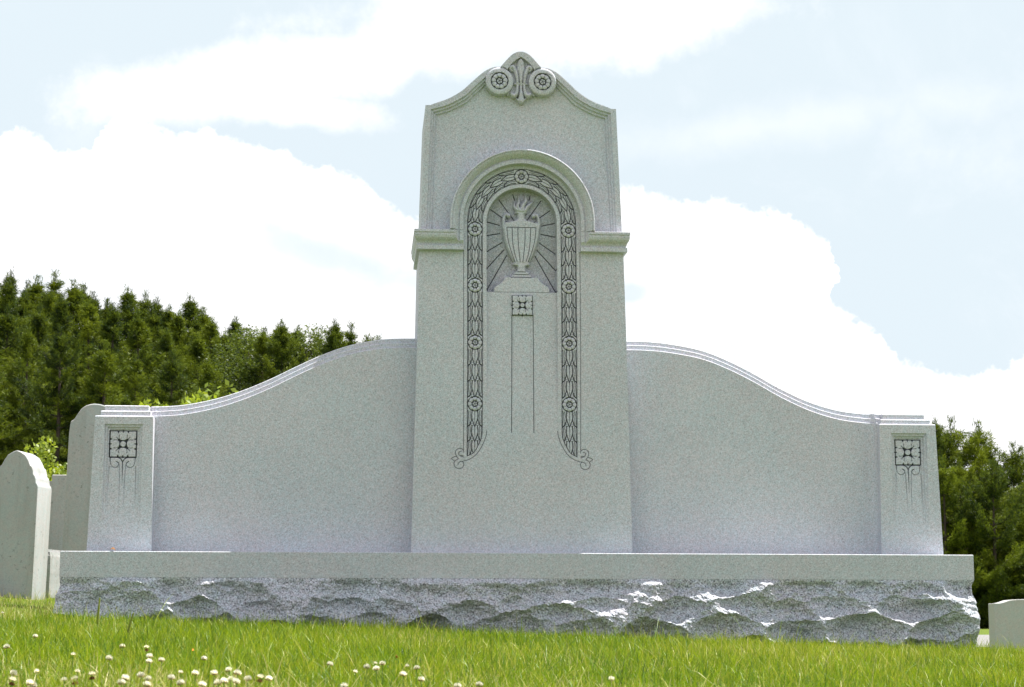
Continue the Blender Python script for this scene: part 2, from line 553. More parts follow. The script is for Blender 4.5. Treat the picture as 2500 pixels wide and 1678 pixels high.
def tower_w(z):
    return np.interp(z, [LEDGE, 1.43, 2.1415], [.5156, .4847, .4597]) - 0.002 * (z > 1.53) + cap_p(z) * 0.52


xs = np.concatenate([np.linspace(-.50, -.40, 50)[:-1], np.linspace(-.40, .40, 500), np.linspace(.40, .50, 50)[1:]])
zs = np.concatenate([np.linspace(LEDGE, .40, 70)[:-1], np.linspace(.40, 1.95, 960)[:-1], np.linspace(1.95, 2.414, 290)])
T = Relief(xs, zs, lambda z: -tower_w(z), tower_w, tower_top, 1.95, (-.40, .40))
X, Z = T.X, T.Z
AX = np.abs(X); ZC = 1.578
r = np.where(Z > ZC, np.hypot(X, Z - ZC), AX)
HOOD, CAPL, NICHE, URN, FLAME, GARL, PLINTH, FLOWER, PEDI, FLEUR, ROUND_L, ROUND_R, SCROLL_L, SCROLL_R, CAPR = 1, 2, 3, 4, 5, 6, 7, 8, 9, 10, 11, 12, 13, 14, 15
ROS = 20

# upper panel with its stepped frame
dside = tower_w(Z) - AX
slope = np.gradient(np.interp(np.linspace(0, .53, 400), _tx, _tz), .53 / 399)
cosn = 1 / np.sqrt(1 + np.interp(AX, np.linspace(0, .53, 400), slope) ** 2)
dtop = (tower_top(X) - Z) * np.where(AX > .16, cosn, 1)
d = np.minimum(dside, dtop)
fade = 0.42 + 0.58 * sstep(Z, 1.55, 2.05)
upper = Z > CAPZ1
rec = (ramp01(d, .0265, .0285) + ramp01(d, .0385, .0405) + ramp01(d, .0505, .0525)) * -.0115 * fade
T.h = np.where(upper, rec, T.h)

# cap and hood mouldings
hood_r = [.2765, .2785, .296, .298, .303, .311, .321, .330, .3315, .333, .3385, .3425, .3435]
hood_h = [0.0, .036, .036, .029, .033, .046, .058, .064, .061, .067, .067, .063, 0.0]
lower_fade = ramp01(Z, CAPZ0 - .0015, CAPZ0)
hh = np.interp(r, hood_r, hood_h, left=0, right=-.05) * np.where(Z > ZC, 1, lower_fade)
in_hood = (r > .2765) & (r < .3435) & (Z > CAPZ0)
cap = cap_p(Z)
legs = (Z <= CAPZ1 + .002) & (Z > CAPZ0 - .002)
hood_leg_part = np.interp(r, hood_r, hood_h, left=0, right=0)
# below the cap top the hood dies into the cap: whichever stands prouder wins, inside the lip only the border remains
lowmould = np.where(r < .2765, 0, np.where(r < .3430, np.minimum(np.interp(r, [.2765, .2785, .296, .298, .303, .311, .321, .330, .3315, .333, .3430], [0, .036, .036, .029, .033, .046, .058, .064, .061, .067, .067]), cap), cap))
T.h = np.where(in_hood & (Z > CAPZ1), np.maximum(hh, T.h), T.h)
T.h = np.where(legs & (r >= .2765), lowmould, T.h)
T.set_lab(legs & (r >= .2765) & (X < 0), CAPL)
T.set_lab(legs & (r >= .2765) & (X > 0), CAPR)
T.set_lab((in_hood & (Z > CAPZ1)) | (legs & (r >= .2765) & (r < .3435) & (Z > 1.4366 + (r - .2765) * 1.38)), HOOD)
inner_zone = (r < .2765) & (Z > .45)
T.h = np.where(inner_zone & (Z > CAPZ0), 0, T.h)
T.skirt_labels = [CAPL, CAPR]

# niche, panel below and plinth
nz = 1.2445
pan_f = sstep(Z, .50, 1.05)
inn = ramp01(.1665 - r, -.0008, .0012)
T.h = np.where((r < .17) & (Z < nz) & (Z > .45), -.014 * pan_f * inn, T.h)
nd = -.052
niche = (r < .168) & (Z >= nz)
T.h = np.where(niche, nd * inn, T.h)
T.set_lab((r < .1665) & (Z >= nz), NICHE)
pw = np.interp(Z, [nz, 1.262, 1.270, 1.285, 1.300, 1.318], [.134, .134, .128, .105, .088, .079])
pin = ramp01(pw - AX, -.006, .004) * ramp01(1.3165 - Z, -.001, .001)
pl = niche & (pin > 0)
T.h = np.where(pl, nd + (nd * -1 - .014) * pin, T.h)
T.set_lab(niche & (AX < pw) & (Z < 1.3165), PLINTH)
# low tone of the frosted background: fine pitting
pit = rng.normal(0, .0006, X.shape)
T.h = np.where(T.lab == NICHE, T.h + pit, T.h)


def uz(u, v): return ((u - 527) * .000350, 1.7834 - v * .000357)


# rays
RAYS = [((55, 545), (235, 592)), ((50, 735), (240, 703)), ((50, 958), (268, 825)), ((50, 1190), (295, 922)), ((50, 1485), (332, 998)),
        ((112, 378), (268, 487)), ((228, 245), (432, 520)), ((418, 165), (443, 245)),
        ((990, 553), (808, 592)), ((995, 740), (805, 705)), ((995, 970), (780, 825)), ((1003, 1200), (745, 922)), ((1003, 1500), (718, 1005)),
        ((925, 382), (775, 487)), ((803, 250), (608, 523)), ((657, 180), (640, 245))]
for a, b in RAYS:
    T.stroke([uz(*a), uz(*b)], .0042, .003, 1.0)

# urn
UV = [408, 412, 435, 440, 455, 500, 520, 540, 552, 565, 600, 640, 700, 800, 900, 1000, 1060, 1098, 1102, 1110, 1135, 1142, 1150, 1190, 1215, 1228, 1236, 1266, 1270, 1303, 1306, 1316]
UW = [78, 84, 84, 60, 55, 55, 66, 100, 160, 236, 250, 254, 252, 236, 206, 165, 134, 108, 112, 114, 112, 96, 62, 58, 66, 84, 108, 116, 138, 147, 152, 152]
vz = (1.7834 - Z) / .000357
urnw = np.interp(vz, UV, UW) * .00035
dd = urnw - AX
m = (dd > 0) & (vz > 408) & (vz < 1316)
prof = np.sqrt(np.clip(1 - (1 - np.clip(dd / .012, 0, 1)) ** 2, 0, 1))
prof = prof + 0.06 * np.sqrt(np.clip(1 - (AX / np.maximum(urnw, 1e-4)) ** 2, 0, 1)) * ((vz > 540) & (vz < 1100))
T.h = np.where(m, np.maximum(nd + .030 * prof, nd), T.h)
T.set_lab(m, URN)
for sg in (-1, 1):
    def U(u, v): return (sg * (u - 527) * .00035, 1.7834 - v * .000357)
    # hollow under the curled handle, then the handle itself
    hx, hz_ = U(352, 520)
    q = np.hypot((X - hx) / 1.0, Z - hz_) < .0155
    q2 = q & (dd > -1)
    T.h = np.where(q2, nd, T.h); T.lab[q2] = NICHE
    T.stroke([U(330, 530), U(350, 550), U(375, 553)], .0030, .003, .8)
    T.tube(smooth_curve([U(292, 640), U(286, 560), U(290, 505), U(312, 462), U(345, 448), U(368, 460)], 4), [.009, .0085, .008], .030, nd + .001, URN)
    T.tube([U(352, 472), U(356, 476)], [.0100, .0100], .032, nd + .001, URN)
for v_, hw_ in ((422, 86), (1120, 116)):
    T.tube([((-hw_ + 12) * .00035, 1.7834 - v_ * .000357), ((hw_ - 12) * .00035, 1.7834 - v_ * .000357)], [.0055, .0055], .036, nd + .001, URN)
LINES = [[(328, 632), (727, 632)], [(328, 632), (345, 800), (385, 950), (438, 1100)], [(400, 632), (410, 850), (438, 1000), (467, 1095)],
         [(478, 632), (484, 850), (508, 1095)], [(578, 632), (573, 850), (547, 1095)], [(655, 632), (643, 850), (618, 1000), (587, 1095)],
         [(727, 632), (710, 800), (672, 950), (616, 1100)], [(470, 1233), (586, 1233)], [(412, 1270), (648, 1270)], [(378, 1306), (680, 1306)]]
for L in LINES:
    T.stroke([uz(*p) for p in (smooth_curve(L, 6) if len(L) > 2 else L)], .0030, .002, 1.0)
T.stroke([uz(150, 1512), uz(912, 1512)], .0020, .0015, .8)
# flame
for pts, rad in ([[(508, 402), (478, 340), (500, 265), (490, 178)], [.010, .0085, .006, .001]],
                 [[(552, 402), (548, 340), (592, 262), (580, 160)], [.0115, .0105, .0075, .001]],
                 [[(585, 398), (612, 350), (655, 305), (702, 262)], [.0095, .0085, .006, .001]],
                 [[(476, 398), (440, 350), (436, 310), (442, 262)], [.009, .0065, .004, .001]],
                 [[(530, 405), (534, 350), (520, 300)], [.010, .007, .003]]):
    T.tube(smooth_curve([uz(*p) for p in pts], 5), [q * 1.2 for q in rad], .034, nd + .002, FLAME)

# garlands
GR, GH = .2225, .0355


def gpath(sg, u, s_):
    arc = GR * math.pi / 2
    if s_ < arc:
        a = s_ / GR; rr = GR + u * GH
        return (sg * rr * math.sin(a), ZC + rr * math.cos(a))
    return (sg * (GR + u * GH), ZC - (s_ - arc))


def s_of_z(z): return GR * math.pi / 2 + (ZC - z)


gz_end = .464
gar = (np.abs(r - GR) < GH) & (Z > gz_end)
# the foot of each strip is cut by a curve on the inner side
foot = np.interp(Z, [.464, .481, .520, .551, .583], [.257, .2265, .2030, .1905, .187])
gar &= ~((Z < .583) & (AX < foot))
T.set_lab(gar, GARL)
T.h = np.where(gar, .001, T.h)
GC = gar.astype(float)
ROSZ = [1.5418, 1.2717, .9997, .7092]
RR = .0335


def garland_unit(sg, s0, s1):
    def q(u, v): return gpath(sg, u, s0 + (s1 - s0) * v)
    def st(pts, w, w1=None, p=1.0): T.stroke([q(*a) for a in smooth_curve(pts, 5)], w * 1.4, .0035, min(1, p + .1), w1 * 1.4 if w1 else None, clip=GC)
    for k in (-1, 1):
        st([(.36 * k, -.02), (.42 * k, .35), (.36 * k, .58), (.18 * k, .82), (.0, 1.06)], .0030)
        st([(.52 * k, .74), (.66 * k, .93), (.97 * k, 1.05)], .0040)
        st([(.64 * k, .02), (.60 * k, .40), (.74 * k, .84)], .0020, .001, .85)
        st([(.42 * k, .30), (.44 * k, .62), (.56 * k, .80)], .0022, .0030, .85)
        st([(.90 * k, -.02), (.84 * k, .25), (.90 * k, .75), (.97 * k, 1.0)], .0022)
        # berries
        bx, bz = q(.34 * k, .93)
        T.tube([(bx, bz), (bx, bz + 1e-5)], [.0048, .0048], .005, 0.0)
        ring = [q(.34 * k + .17 * math.cos(t), .93 + .090 * math.sin(t)) for t in np.linspace(0, 2 * math.pi, 9)]
        T.stroke(ring, .0018, .002, .75, clip=GC)
    st([(0, .03), (.02, .45), (0, .82)], .0019, .001, .8)
    # faint swelling of each leaf
    return


for sg in (-1, 1):
    sA = RR * 1.02; sB = s_of_z(ROSZ[0]) - RR
    for k in range(5):
        garland_unit(sg, sA + (sB - sA) * k / 5, sA + (sB - sA) * (k + 1) / 5)
    for i in range(4):
        a = s_of_z(ROSZ[i]) + RR * .98
        b = s_of_z(ROSZ[i + 1]) - RR if i < 3 else s_of_z(.464)
        for k in range(3):
            garland_unit(sg, a + (b - a) * k / 3, a + (b - a) * (k + 1) / 3)
    # edges of the strip
    edge_o = [gpath(sg, 1.0, s_) for s_ in np.linspace(0, s_of_z(.464), 120)]
    edge_i = [gpath(sg, -1.0, s_) for s_ in np.linspace(0, s_of_z(.583), 100)]
    cut = smooth_curve([(sg * .187, .583), (sg * .1905, .551), (sg * .2030, .520), (sg * .2265, .481), (sg * .257, .464)], 8)
    T.stroke(edge_o, .0030, .003, .9); T.stroke(edge_i, .0028, .003, .9); T.stroke(cut, .0030, .003, .95)
    # berries beside the rosettes
    for zr in ROSZ:
        for u_ in (-.86, .86):
            bx, bz = gpath(sg, u_, s_of_z(zr) + RR * .95)
            T.tube([(bx, bz), (bx, bz + 1e-5)], [.0048, .0048], .005, 0.0)
    # thin border line and volutes at the foot
    T.stroke([(sg * .2765, CAPZ0), (sg * .2762, .9), (sg * .2745, .48)], .0027, .0018, .9)

    def vz_(px, py): return (sg * (.257 - (px - 510) * .0002364), .722 - py * .000231)
    TH = .0030
    for pts in ([(893, 600), (880, 700), (820, 870), (700, 1070), (560, 1180), (430, 1222), (385, 1230), (345, 1255), (328, 1300)],
                [(400, 1226), (430, 1245), (442, 1285), (415, 1350), (345, 1375), (275, 1345), (248, 1280), (275, 1215), (335, 1175)],
                [(438, 1012), (400, 972), (350, 965), (300, 992), (275, 1050), (292, 1115), (335, 1175)],
                [(388, 1025), (350, 1038), (342, 1078), (372, 1118), (432, 1140)],
                [(295, 1130), (240, 1142), (200, 1175), (255, 1218)]):
        T.stroke([vz_(*p) for p in smooth_curve(pts, 6)], TH, .002, .9)
    T.stroke([vz_(375, 1105), vz_(432, 1118)], .004, .003, .7)
    lobe = (np.hypot(X - vz_(350, 1040)[0], Z - vz_(350, 1040)[1]) < .020) | (np.hypot(X - vz_(345, 1280)[0], Z - vz_(345, 1280)[1]) < .024) | (np.hypot(X - vz_(255, 1175)[0], Z - vz_(255, 1175)[1]) < .014)
    T.set_lab(lobe & (T.lab == 0), SCROLL_L if sg < 0 else SCROLL_R)
rosette(T, 0, ZC + GR, RR, ROS, 8)
k = ROS + 1
for sg in (-1, 1):
    for zr in ROSZ:
        rosette(T, sg * GR, zr, RR, k, 8); k += 1

# square flower and the tall incised panel under it
square_flower(T, .0015, 1.180, .0485, .0475, FLOWER)
for x_ in (-.0478, .0528):
    T.stroke([(x_, 1.132), (x_ + .002 * np.sign(x_), .5756)], .0032, .002, 1.0)
T.stroke([(-.0475, 1.1325), (.0525, 1.1325)], .0024, .002, .8)
for sg in (-1, 1):   # faint inner step
    T.stroke([(sg * .041, 1.13), (sg * .042, .60)], .004, .0022, 0.0, fade=lambda z: sstep(z, .60, .95))


# crest: pediment, roundels and lily
def cz_(u, v): return ((u - 1150) * .0002242, 2.4558 - v * .0002425)


RDX, RDZ, RO, RI = .1035, 2.2655, .0675, .0400
for sg, lb in ((-1, ROUND_L), (1, ROUND_R)):
    dr = np.hypot(X - sg * RDX, Z - RDZ)
    mk = ramp01(RO - dr, -.001, .0012)
    up = (dr < RO + .001) | ((AX > RDX) & (np.sign(X) == sg) & (dtop < .0265) & (AX < .15))
    top_h = .010 * np.sqrt(np.clip(1 - (np.clip(dr / RO, 0, 1)) ** 6, 0, 1)) + .002
    T.h = np.where(dr < RO + .001, np.where(mk > 0, T.h + (top_h - T.h) * mk, T.h), T.h)
    T.set_lab(dr < RO, lb)
# pointed hood over the lily
pin_ = smooth_curve([(.0, 2.3866), (.022, 2.373), (.044, 2.354), (.060, 2.332), (.068, 2.318)], 5)
inx = np.interp(AX, [p[0] for p in pin_], [p[1] for p in pin_], right=2.0)
dr_min = np.minimum(np.hypot(X - RDX, Z - RDZ), np.hypot(X + RDX, Z - RDZ))
cut_in = (Z < inx) & (dr_min > RO) & (AX < .075) & (Z > 2.20)
T.h = np.where(cut_in, -.018 * ramp01(inx - Z, 0, .002) * 1.0, T.h)
ped = (AX < .0975) & (Z >= inx) & (dr_min > RO) & (Z > 2.30)
T.h = np.where(ped, .007, T.h)
T.set_lab(ped, PEDI)
T.set_lab(cut_in, PEDI)
for sg in (-1, 1):
    T.stroke([(sg * .0965, 2.3385), (sg * .070, 2.3285)], .0022, .002, .8)
    rs = [(sg * (RDX + .047), RDZ + .029), (sg * (RDX + .030), RDZ + .0375), (sg * (RDX + .012), RDZ + .041)]
    T.stroke(rs, .0018, .002, .75)
base_f = -.017
T.tube(smooth_curve([cz_(1150, 300), cz_(1150, 390), cz_(1150, 520), cz_(1150, 640), cz_(1152, 800)], 4), [.0015, .0185, .0205, .0135, .0085], .024, base_f, FLEUR)
T.tube(smooth_curve([cz_(1152, 830), cz_(1153, 960), cz_(1155, 1060), cz_(1155, 1150)], 4), [.0075, .0080, .0120, .0160], .022, base_f, FLEUR)
T.tube([cz_(1155, 1150), cz_(1155, 1195)], [.0145, .0085], .022, base_f + .002, FLEUR)
for sg in (-1, 1):
    def f(u, v): return (sg * abs(u - 1150) * .0002242, 2.4558 - v * .0002425)
    T.tube(smooth_curve([f(960, 560), f(925, 520), f(940, 485), f(985, 480), f(1030, 560), f(1065, 680), f(1078, 800)], 5), [.007, .0095, .0105, .0110, .0105, .0095, .0085], .023, base_f, FLEUR)
    T.tube(smooth_curve([f(1080, 850), f(1075, 930), f(1055, 1020), f(1000, 1060), f(955, 1030), f(950, 990)], 5), [.0080, .0090, .0115, .0115, .0085, .004], .022, base_f, FLEUR)
    T.tube(smooth_curve([f(1150, 1180), f(1100, 1150), f(1045, 1110)], 4), [.010, .007, .003], .020, base_f, FLEUR)
    T.stroke([f(1100, 560), f(1118, 800)], .0022, .003, .55)
    T.stroke([f(1110, 860), f(1105, 980), f(1080, 1060)], .0026, .003, .65)
T.tube([cz_(1022, 826), cz_(1275, 826)], [.0052, .0052], .030, base_f, FLEUR)
rosette_top = T.h.copy()
for sg, lb in ((-1, 40), (1, 41)):
    dr = np.hypot(X - sg * RDX, Z - RDZ)
    keep_h = T.h.copy()
    rosette(T, sg * RDX, RDZ, RI, lb, 9)
    ins = dr < RI * 1.06
    T.h = np.where(ins, T.h + .009, T.h)

# slightly eased top edge
T.h -= 0.001 * (1 - ramp01(np.minimum(dtop, dside * 1.0), 0, .004)) * (Z > 1.54)

names = {0: 'tower', HOOD: 'arch_moulding', CAPL: 'cap_moulding', CAPR: 'cap_moulding', NICHE: 'niche', URN: 'urn', FLAME: 'flame', GARL: 'garland', PLINTH: 'plinth',
         FLOWER: 'flower_panel', PEDI: 'pediment', FLEUR: 'lily_ornament', ROUND_L: 'roundel', ROUND_R: 'roundel', SCROLL_L: 'scroll', SCROLL_R: 'scroll'}
for i in range(9): names[ROS + i] = 'rosette'
names[40] = 'rosette'; names[41] = 'rosette'
objs = T.build(0.10, 0.62, names, GRANITE, None, 'tower', dx=lambda z: -.0059 * np.maximum(z - 1.0, 0))
tower = at_world(objs[0])
TOWER_CHILDREN = {k: o for k, o in objs.items() if k != 0}
for kk, o in TOWER_CHILDREN.items():
    o.parent = tower

# --- wings
WL = [(-1.7378, .6963), (-1.6467, .7006), (-1.5639, .7098), (-1.4397, .7364), (-1.3155, .7766), (-1.1911, .8297), (-1.0664, .8923), (-.9411, .9518), (-.8153, .9978), (-.6887, 1.0251), (-.5786, 1.0342), (-.46, 1.0352)]
WR = [(.46, 1.0372), (.5966, 1.0362), (.7237, 1.0251), (.872, .9971), (.999, .9498), (1.1258, .8875), (1.2525, .8168), (1.4006, .7505), (1.5494, .7096), (1.7288, .6902)]


def wing(curve, x0, x1, name):
    sm = smooth_curve(curve, 6)
    cx_ = [p[0] for p in sm]; cz = [p[1] for p in sm]
    xs = np.linspace(x0, x1, 240)
    dd_ = np.concatenate([[0, .0035, .006, .012, .018, .0230, .0235, .0262, .032, .040, .0470, .0475, .0502, .056, .07, .1], np.linspace(.14, 1.0, 24)])
    t = np.sort(-dd_)
    top = np.interp(xs, cx_, cz)
    rows = []
    dfull = dd_[::-1]
    Zg = np.zeros((len(dfull), len(xs))); Hh = np.zeros_like(Zg)
    for i, dv in enumerate(dfull):
        if dv > .1:
            f_ = (dv - .1) / .9
            Zg[i] = (top - .1) * (1 - f_) + LEDGE * f_
        else:
            Zg[i] = top - dv
        Hh[i] = -.018 * (1 - ramp01(dv, .0470, .0475)) - .0028 * (1 - ramp01(dv, .0475, .0502)) - .018 * (1 - ramp01(dv, .0230, .0235)) - .0028 * (1 - ramp01(dv, .0235, .0262)) + .0028 * (1 - ramp01(dv, .0470, .0475)) - .0035 * (1 - ramp01(dv, 0, .0035)) + .0028 * (1 - ramp01(dv, .0230, .0235))
    Xg = np.tile(xs, (len(dfull), 1))
    # small cove where the wing meets its pillar
    xp = -1.7055 if x0 < 0 else 1.7015
    dp = np.abs(Xg - xp)
    sign_in = (Xg > xp) if x0 < 0 else (Xg < xp)
    rc = .004 if x0 < 0 else .040
    q = np.clip(1 - dp / rc, 0, 1)
    cove = np.where(sign_in, rc * (1 - np.sqrt(np.clip(1 - q * q, 0, 1))), rc)
    Yg = .206 - Hh - cove
    V = np.stack([Xg, Yg, Zg], -1).reshape(-1, 3)
    nr, nc = Xg.shape
    idx = np.arange(nr * nc).reshape(nr, nc)
    F = np.stack([idx[:-1, :-1], idx[:-1, 1:], idx[1:, 1:], idx[1:, :-1]], -1).reshape(-1, 4)
    off = len(V)
    tb = V[idx[-1]].copy(); tb[:, 1] = .50
    bb = V[idx[0]].copy(); bb[:, 1] = .50
    V = np.concatenate([V, tb, bb])
    i = np.arange(nc - 1)
    top_f = np.stack([idx[-1, i], idx[-1, i + 1], off + i + 1, off + i], -1)
    back_f = np.stack([off + i, off + i + 1, off + nc + i + 1, off + nc + i], -1)
    me = np_mesh(name, V, np.concatenate([F, top_f, back_f]), True)
    me.set_sharp_from_angle(angle=math.radians(30))
    o = link_mesh(name, me, GRANITE)
    at_world(o)
    return o


wing_l = wing(WL, -1.735, -.46, 'wing')
wing_r = wing(WR, .46, 1.735, 'wing')


# --- end pillars
def pillar(side, fcx):
    s_ = side
    if s_ < 0:
        lx = [(LEDGE, -1.9978), (.6385, -1.9773), (.640, -1.9755), (.6415, -1.954), (.6645, -1.954), (.6675, -1.9388), (.692, -1.9388)]
        rx = [(LEDGE, -1.7038), (.6385, -1.7125), (.640, -1.714), (.6415, -1.7273), (.6645, -1.7273), (.6675, -1.738), (.692, -1.738)]
        zt = .692; xin = (-1.93, -1.745)
    else:
        lx = [(LEDGE, 1.701), (.6335, 1.7061), (.635, 1.7075), (.6365, 1.7173), (.6590, 1.7173), (.6620, 1.7328), (.686, 1.7328)]
        rx = [(LEDGE, 1.9982), (.6335, 1.9768), (.635, 1.9750), (.6365, 1.9556), (.6590, 1.9556), (.6620, 1.9327), (.686, 1.9327)]
        zt = .686; xin = (1.762, 1.925)
    zsh = rx[1][0] + .0015
    xs = np.concatenate([np.linspace(xin[0] - .06, xin[0], 22)[:-1], np.linspace(xin[0], xin[1], 125), np.linspace(xin[1], xin[1] + .06, 22)[1:]])
    zs = np.concatenate([np.linspace(LEDGE, .15, 20)[:-1], np.linspace(.15, zt, 370)])
    P = Relief(xs, zs, lambda z: np.interp(z, [a for a, _ in lx], [b for _, b in lx]), lambda z: np.interp(z, [a for a, _ in rx], [b for _, b in rx]), None, None, xin)
    X, Z = P.X, P.Z
    h = -.018 * ramp01(Z, zsh, zsh + .0018) - .018 * ramp01(Z, rx[4][0], rx[4][0] + .002) - .003 * ramp01(Z, zt - .002, zt)
    h = h - .0035 * ramp01(Z, zsh - .0045, zsh - .0005) * (Z < zsh + .0004)
    z2 = rx[4][0]
    h = h - .0035 * ramp01(Z, z2 - .0045, z2 - .0005) * (Z < z2 + .0004)
    h = h - .0030 * ramp01(Z, zt - .0045, zt)
    # recessed panel, deepest at the head and dying out towards the foot
    p0, p1, pz = (-1.932, -1.7597, .6005) if s_ < 0 else (1.7622, 1.9322, .5915)
    dx_ = np.minimum(X - p0, p1 - X); dzt = pz - Z
    dm = np.minimum(dx_, dzt)
    fade_ = ramp01(Z, .10, .54) ** .75
    h = h - (ramp01(dm, 0, .002) + ramp01(dm, .0115, .0135)) * .0110 * fade_ - ramp01(dm, .021, .023) * .005 * fade_
    P.h = h
    fz1 = .572 if s_ < 0 else .5615; fz0 = .449 if s_ < 0 else .441
    fcz = (fz1 + fz0) / 2; fh = (fz1 - fz0) / 2; fw = .0615
    ref = -.026
    hb = P.h.copy()
    square_flower(P, fcx, fcz, fw, fh, 1)
    ins = (np.abs(X - fcx) < fw * 1.03) & (np.abs(Z - fcz) < fh * 1.03)
    P.h = np.where(ins, P.h + ref + .005, P.h)
    P.stroke([(fcx - fw, fz0), (fcx - fw, fz1), (fcx + fw, fz1), (fcx + fw, fz0)], .0022, .003, .95)

    # scrolls and stem below the flower (drawing units of 1/197 of half the square)
    k_ = fw / 197
    def q(u, v): return (fcx + (u - 630) * k_, fcz - (v - 685) * k_ * fh / fw)
    for sg in (-1, 1):
        def m(u, v): return q(630 + sg * (630 - u), v)
        P.stroke([m(a, b) for a, b in smooth_curve([(452, 885), (540, 884), (600, 905), (632, 958)], 6)], .0048, .003, .95)
        P.stroke([m(a, b) for a, b in smooth_curve([(446, 890), (452, 960), (468, 1008)], 6)], .0038, .003, .9, .0014)
        P.stroke([m(a, b) for a, b in smooth_curve([(545, 948), (572, 965), (572, 1000), (545, 1028), (510, 1034), (470, 1010)], 6)], .0036, .005, .65, .0016)
        P.stroke([m(540, 946), m(572, 972)], .0036, .003, .85, .002)
        P.stroke([m(582, 985), m(592, 1200), m(598, 1650)], .0030, .0045, .22, .0020, fade=lambda z: sstep(z, .12, .40))
        P.stroke([m(436, 1020), m(430, 1200), m(428, 1650)], .0030, .0045, .18, .0020, fade=lambda z: sstep(z, .14, .40))
    P.stroke([q(630, 955), q(632, 1100), q(633, 1300)], .0042, .003, .95, .0016, fade=lambda z: sstep(z, .26, .38))
    scr = (np.abs(X - fcx) < fw) & (Z < fz0 - .001) & (Z > fz0 - .052)
    P.lab[scr] = 2
    ob = P.build(.120, .56, {0: 'pillar', 1: 'flower_panel', 2: 'scroll'}, GRANITE, None, 'pillar')
    at_world(ob[0])
    return ob


pil_l = pillar(-1, -1.8492)
pil_r = pillar(1, 1.8455)

# --- base: steeled band above, rock-pitched sides below
def base_band():
    zt, zb = LEDGE, -.105
    prof = [(0.003, zt), (0.0, zt - .003), (0.0, zb)]     # inset, z
    x0, x1, y0, y1 = -2.0985, 2.105, 0.0, .78
    V = []; rings = []
    for ins, z in prof:
        rings.append([(x0 + ins, y0 + ins, z), (x1 - ins, y0 + ins, z), (x1 - ins, y1 - ins, z), (x0 + ins, y1 - ins, z)])
    V = [p for rg in rings for p in rg]
    F = []
    for a in range(len(rings) - 1):
        for i in range(4):
            j = (i + 1) % 4
            F.append((a * 4 + i, (a + 1) * 4 + i, (a + 1) * 4 + j, a * 4 + j))
    F.append((0, 1, 2, 3))
    n = len(V); F.append((n - 1, n - 2, n - 3, n - 4))
    me = np_mesh('base', V, np.array(F))
    return at_world(link_mesh('base', me, GRANITE_BASE))


base = base_band()


def rock_field(s, z, seed, ztop, zbot):
    """conchoidal scoops of a rock-pitched face: lower envelope of upward paraboloids"""
    rg = np.random.default_rng(seed)
    ws = s + .035 * fbm(s * 9, z * 14, 3, seed + 1); wz = z + .020 * fbm(s * 12, z * 20, 3, seed + 5)
    h = np.full(s.shape, .060)
    smin, smax = s.min(), s.max()
    for row_z, step, aa, kx, kz in ((-.165, .34, .012, 1.1, 5.5), (-.245, .30, .006, 1.7, 7.5), (-.33, .26, .000, 2.0, 9.0), (-.43, .3, .0, 1.2, 7.0)):
        c = smin - .2
        while c < smax + .2:
            cz = row_z + rg.uniform(-.035, .035); a = aa + rg.uniform(0, .022)
            k1 = kx * rg.uniform(.5, 1.6); k2 = kz * rg.uniform(.7, 1.4); sh = rg.uniform(-.5, .5)
            h = np.minimum(h, a + k1 * (ws - c - sh * (wz - cz)) ** 2 + k2 * (wz - cz) ** 2)
            c += step * rg.uniform(.55, 1.35)
    dz0 = ztop - z
    E_ = np.interp(dz0, [0, .10, .22, .30, .5], [-.014, -.001, .014, .012, -.03])
    h = (h - .024) * 1.65 + E_
    h = h + .036 * np.exp(-((dz0 - .070) / .030) ** 2) * sstep(fbm(s * 3.2 + 4, z * 9, 4, seed + 30), .0, .35) * sstep(s, 2.9, 3.9)
    rdg = 1 - 2.2 * np.abs(fbm(s * 6.5, z * 11, 3, seed + 40)); rdg2 = 1 - 2.2 * np.abs(fbm(s * 15, z * 22 + s * 4, 3, seed + 50))
    h = h + .008 * rdg * sstep(dz0, .02, .08) + .005 * rdg2
    h = h + .0190 * fbm(s * 15, z * 24, 7, seed + 9, .66) + .0034 * fbm(s * 120, z * 130, 3, seed + 13)
    lip = sstep(ztop - z, 0.0, .030)
    return h * lip


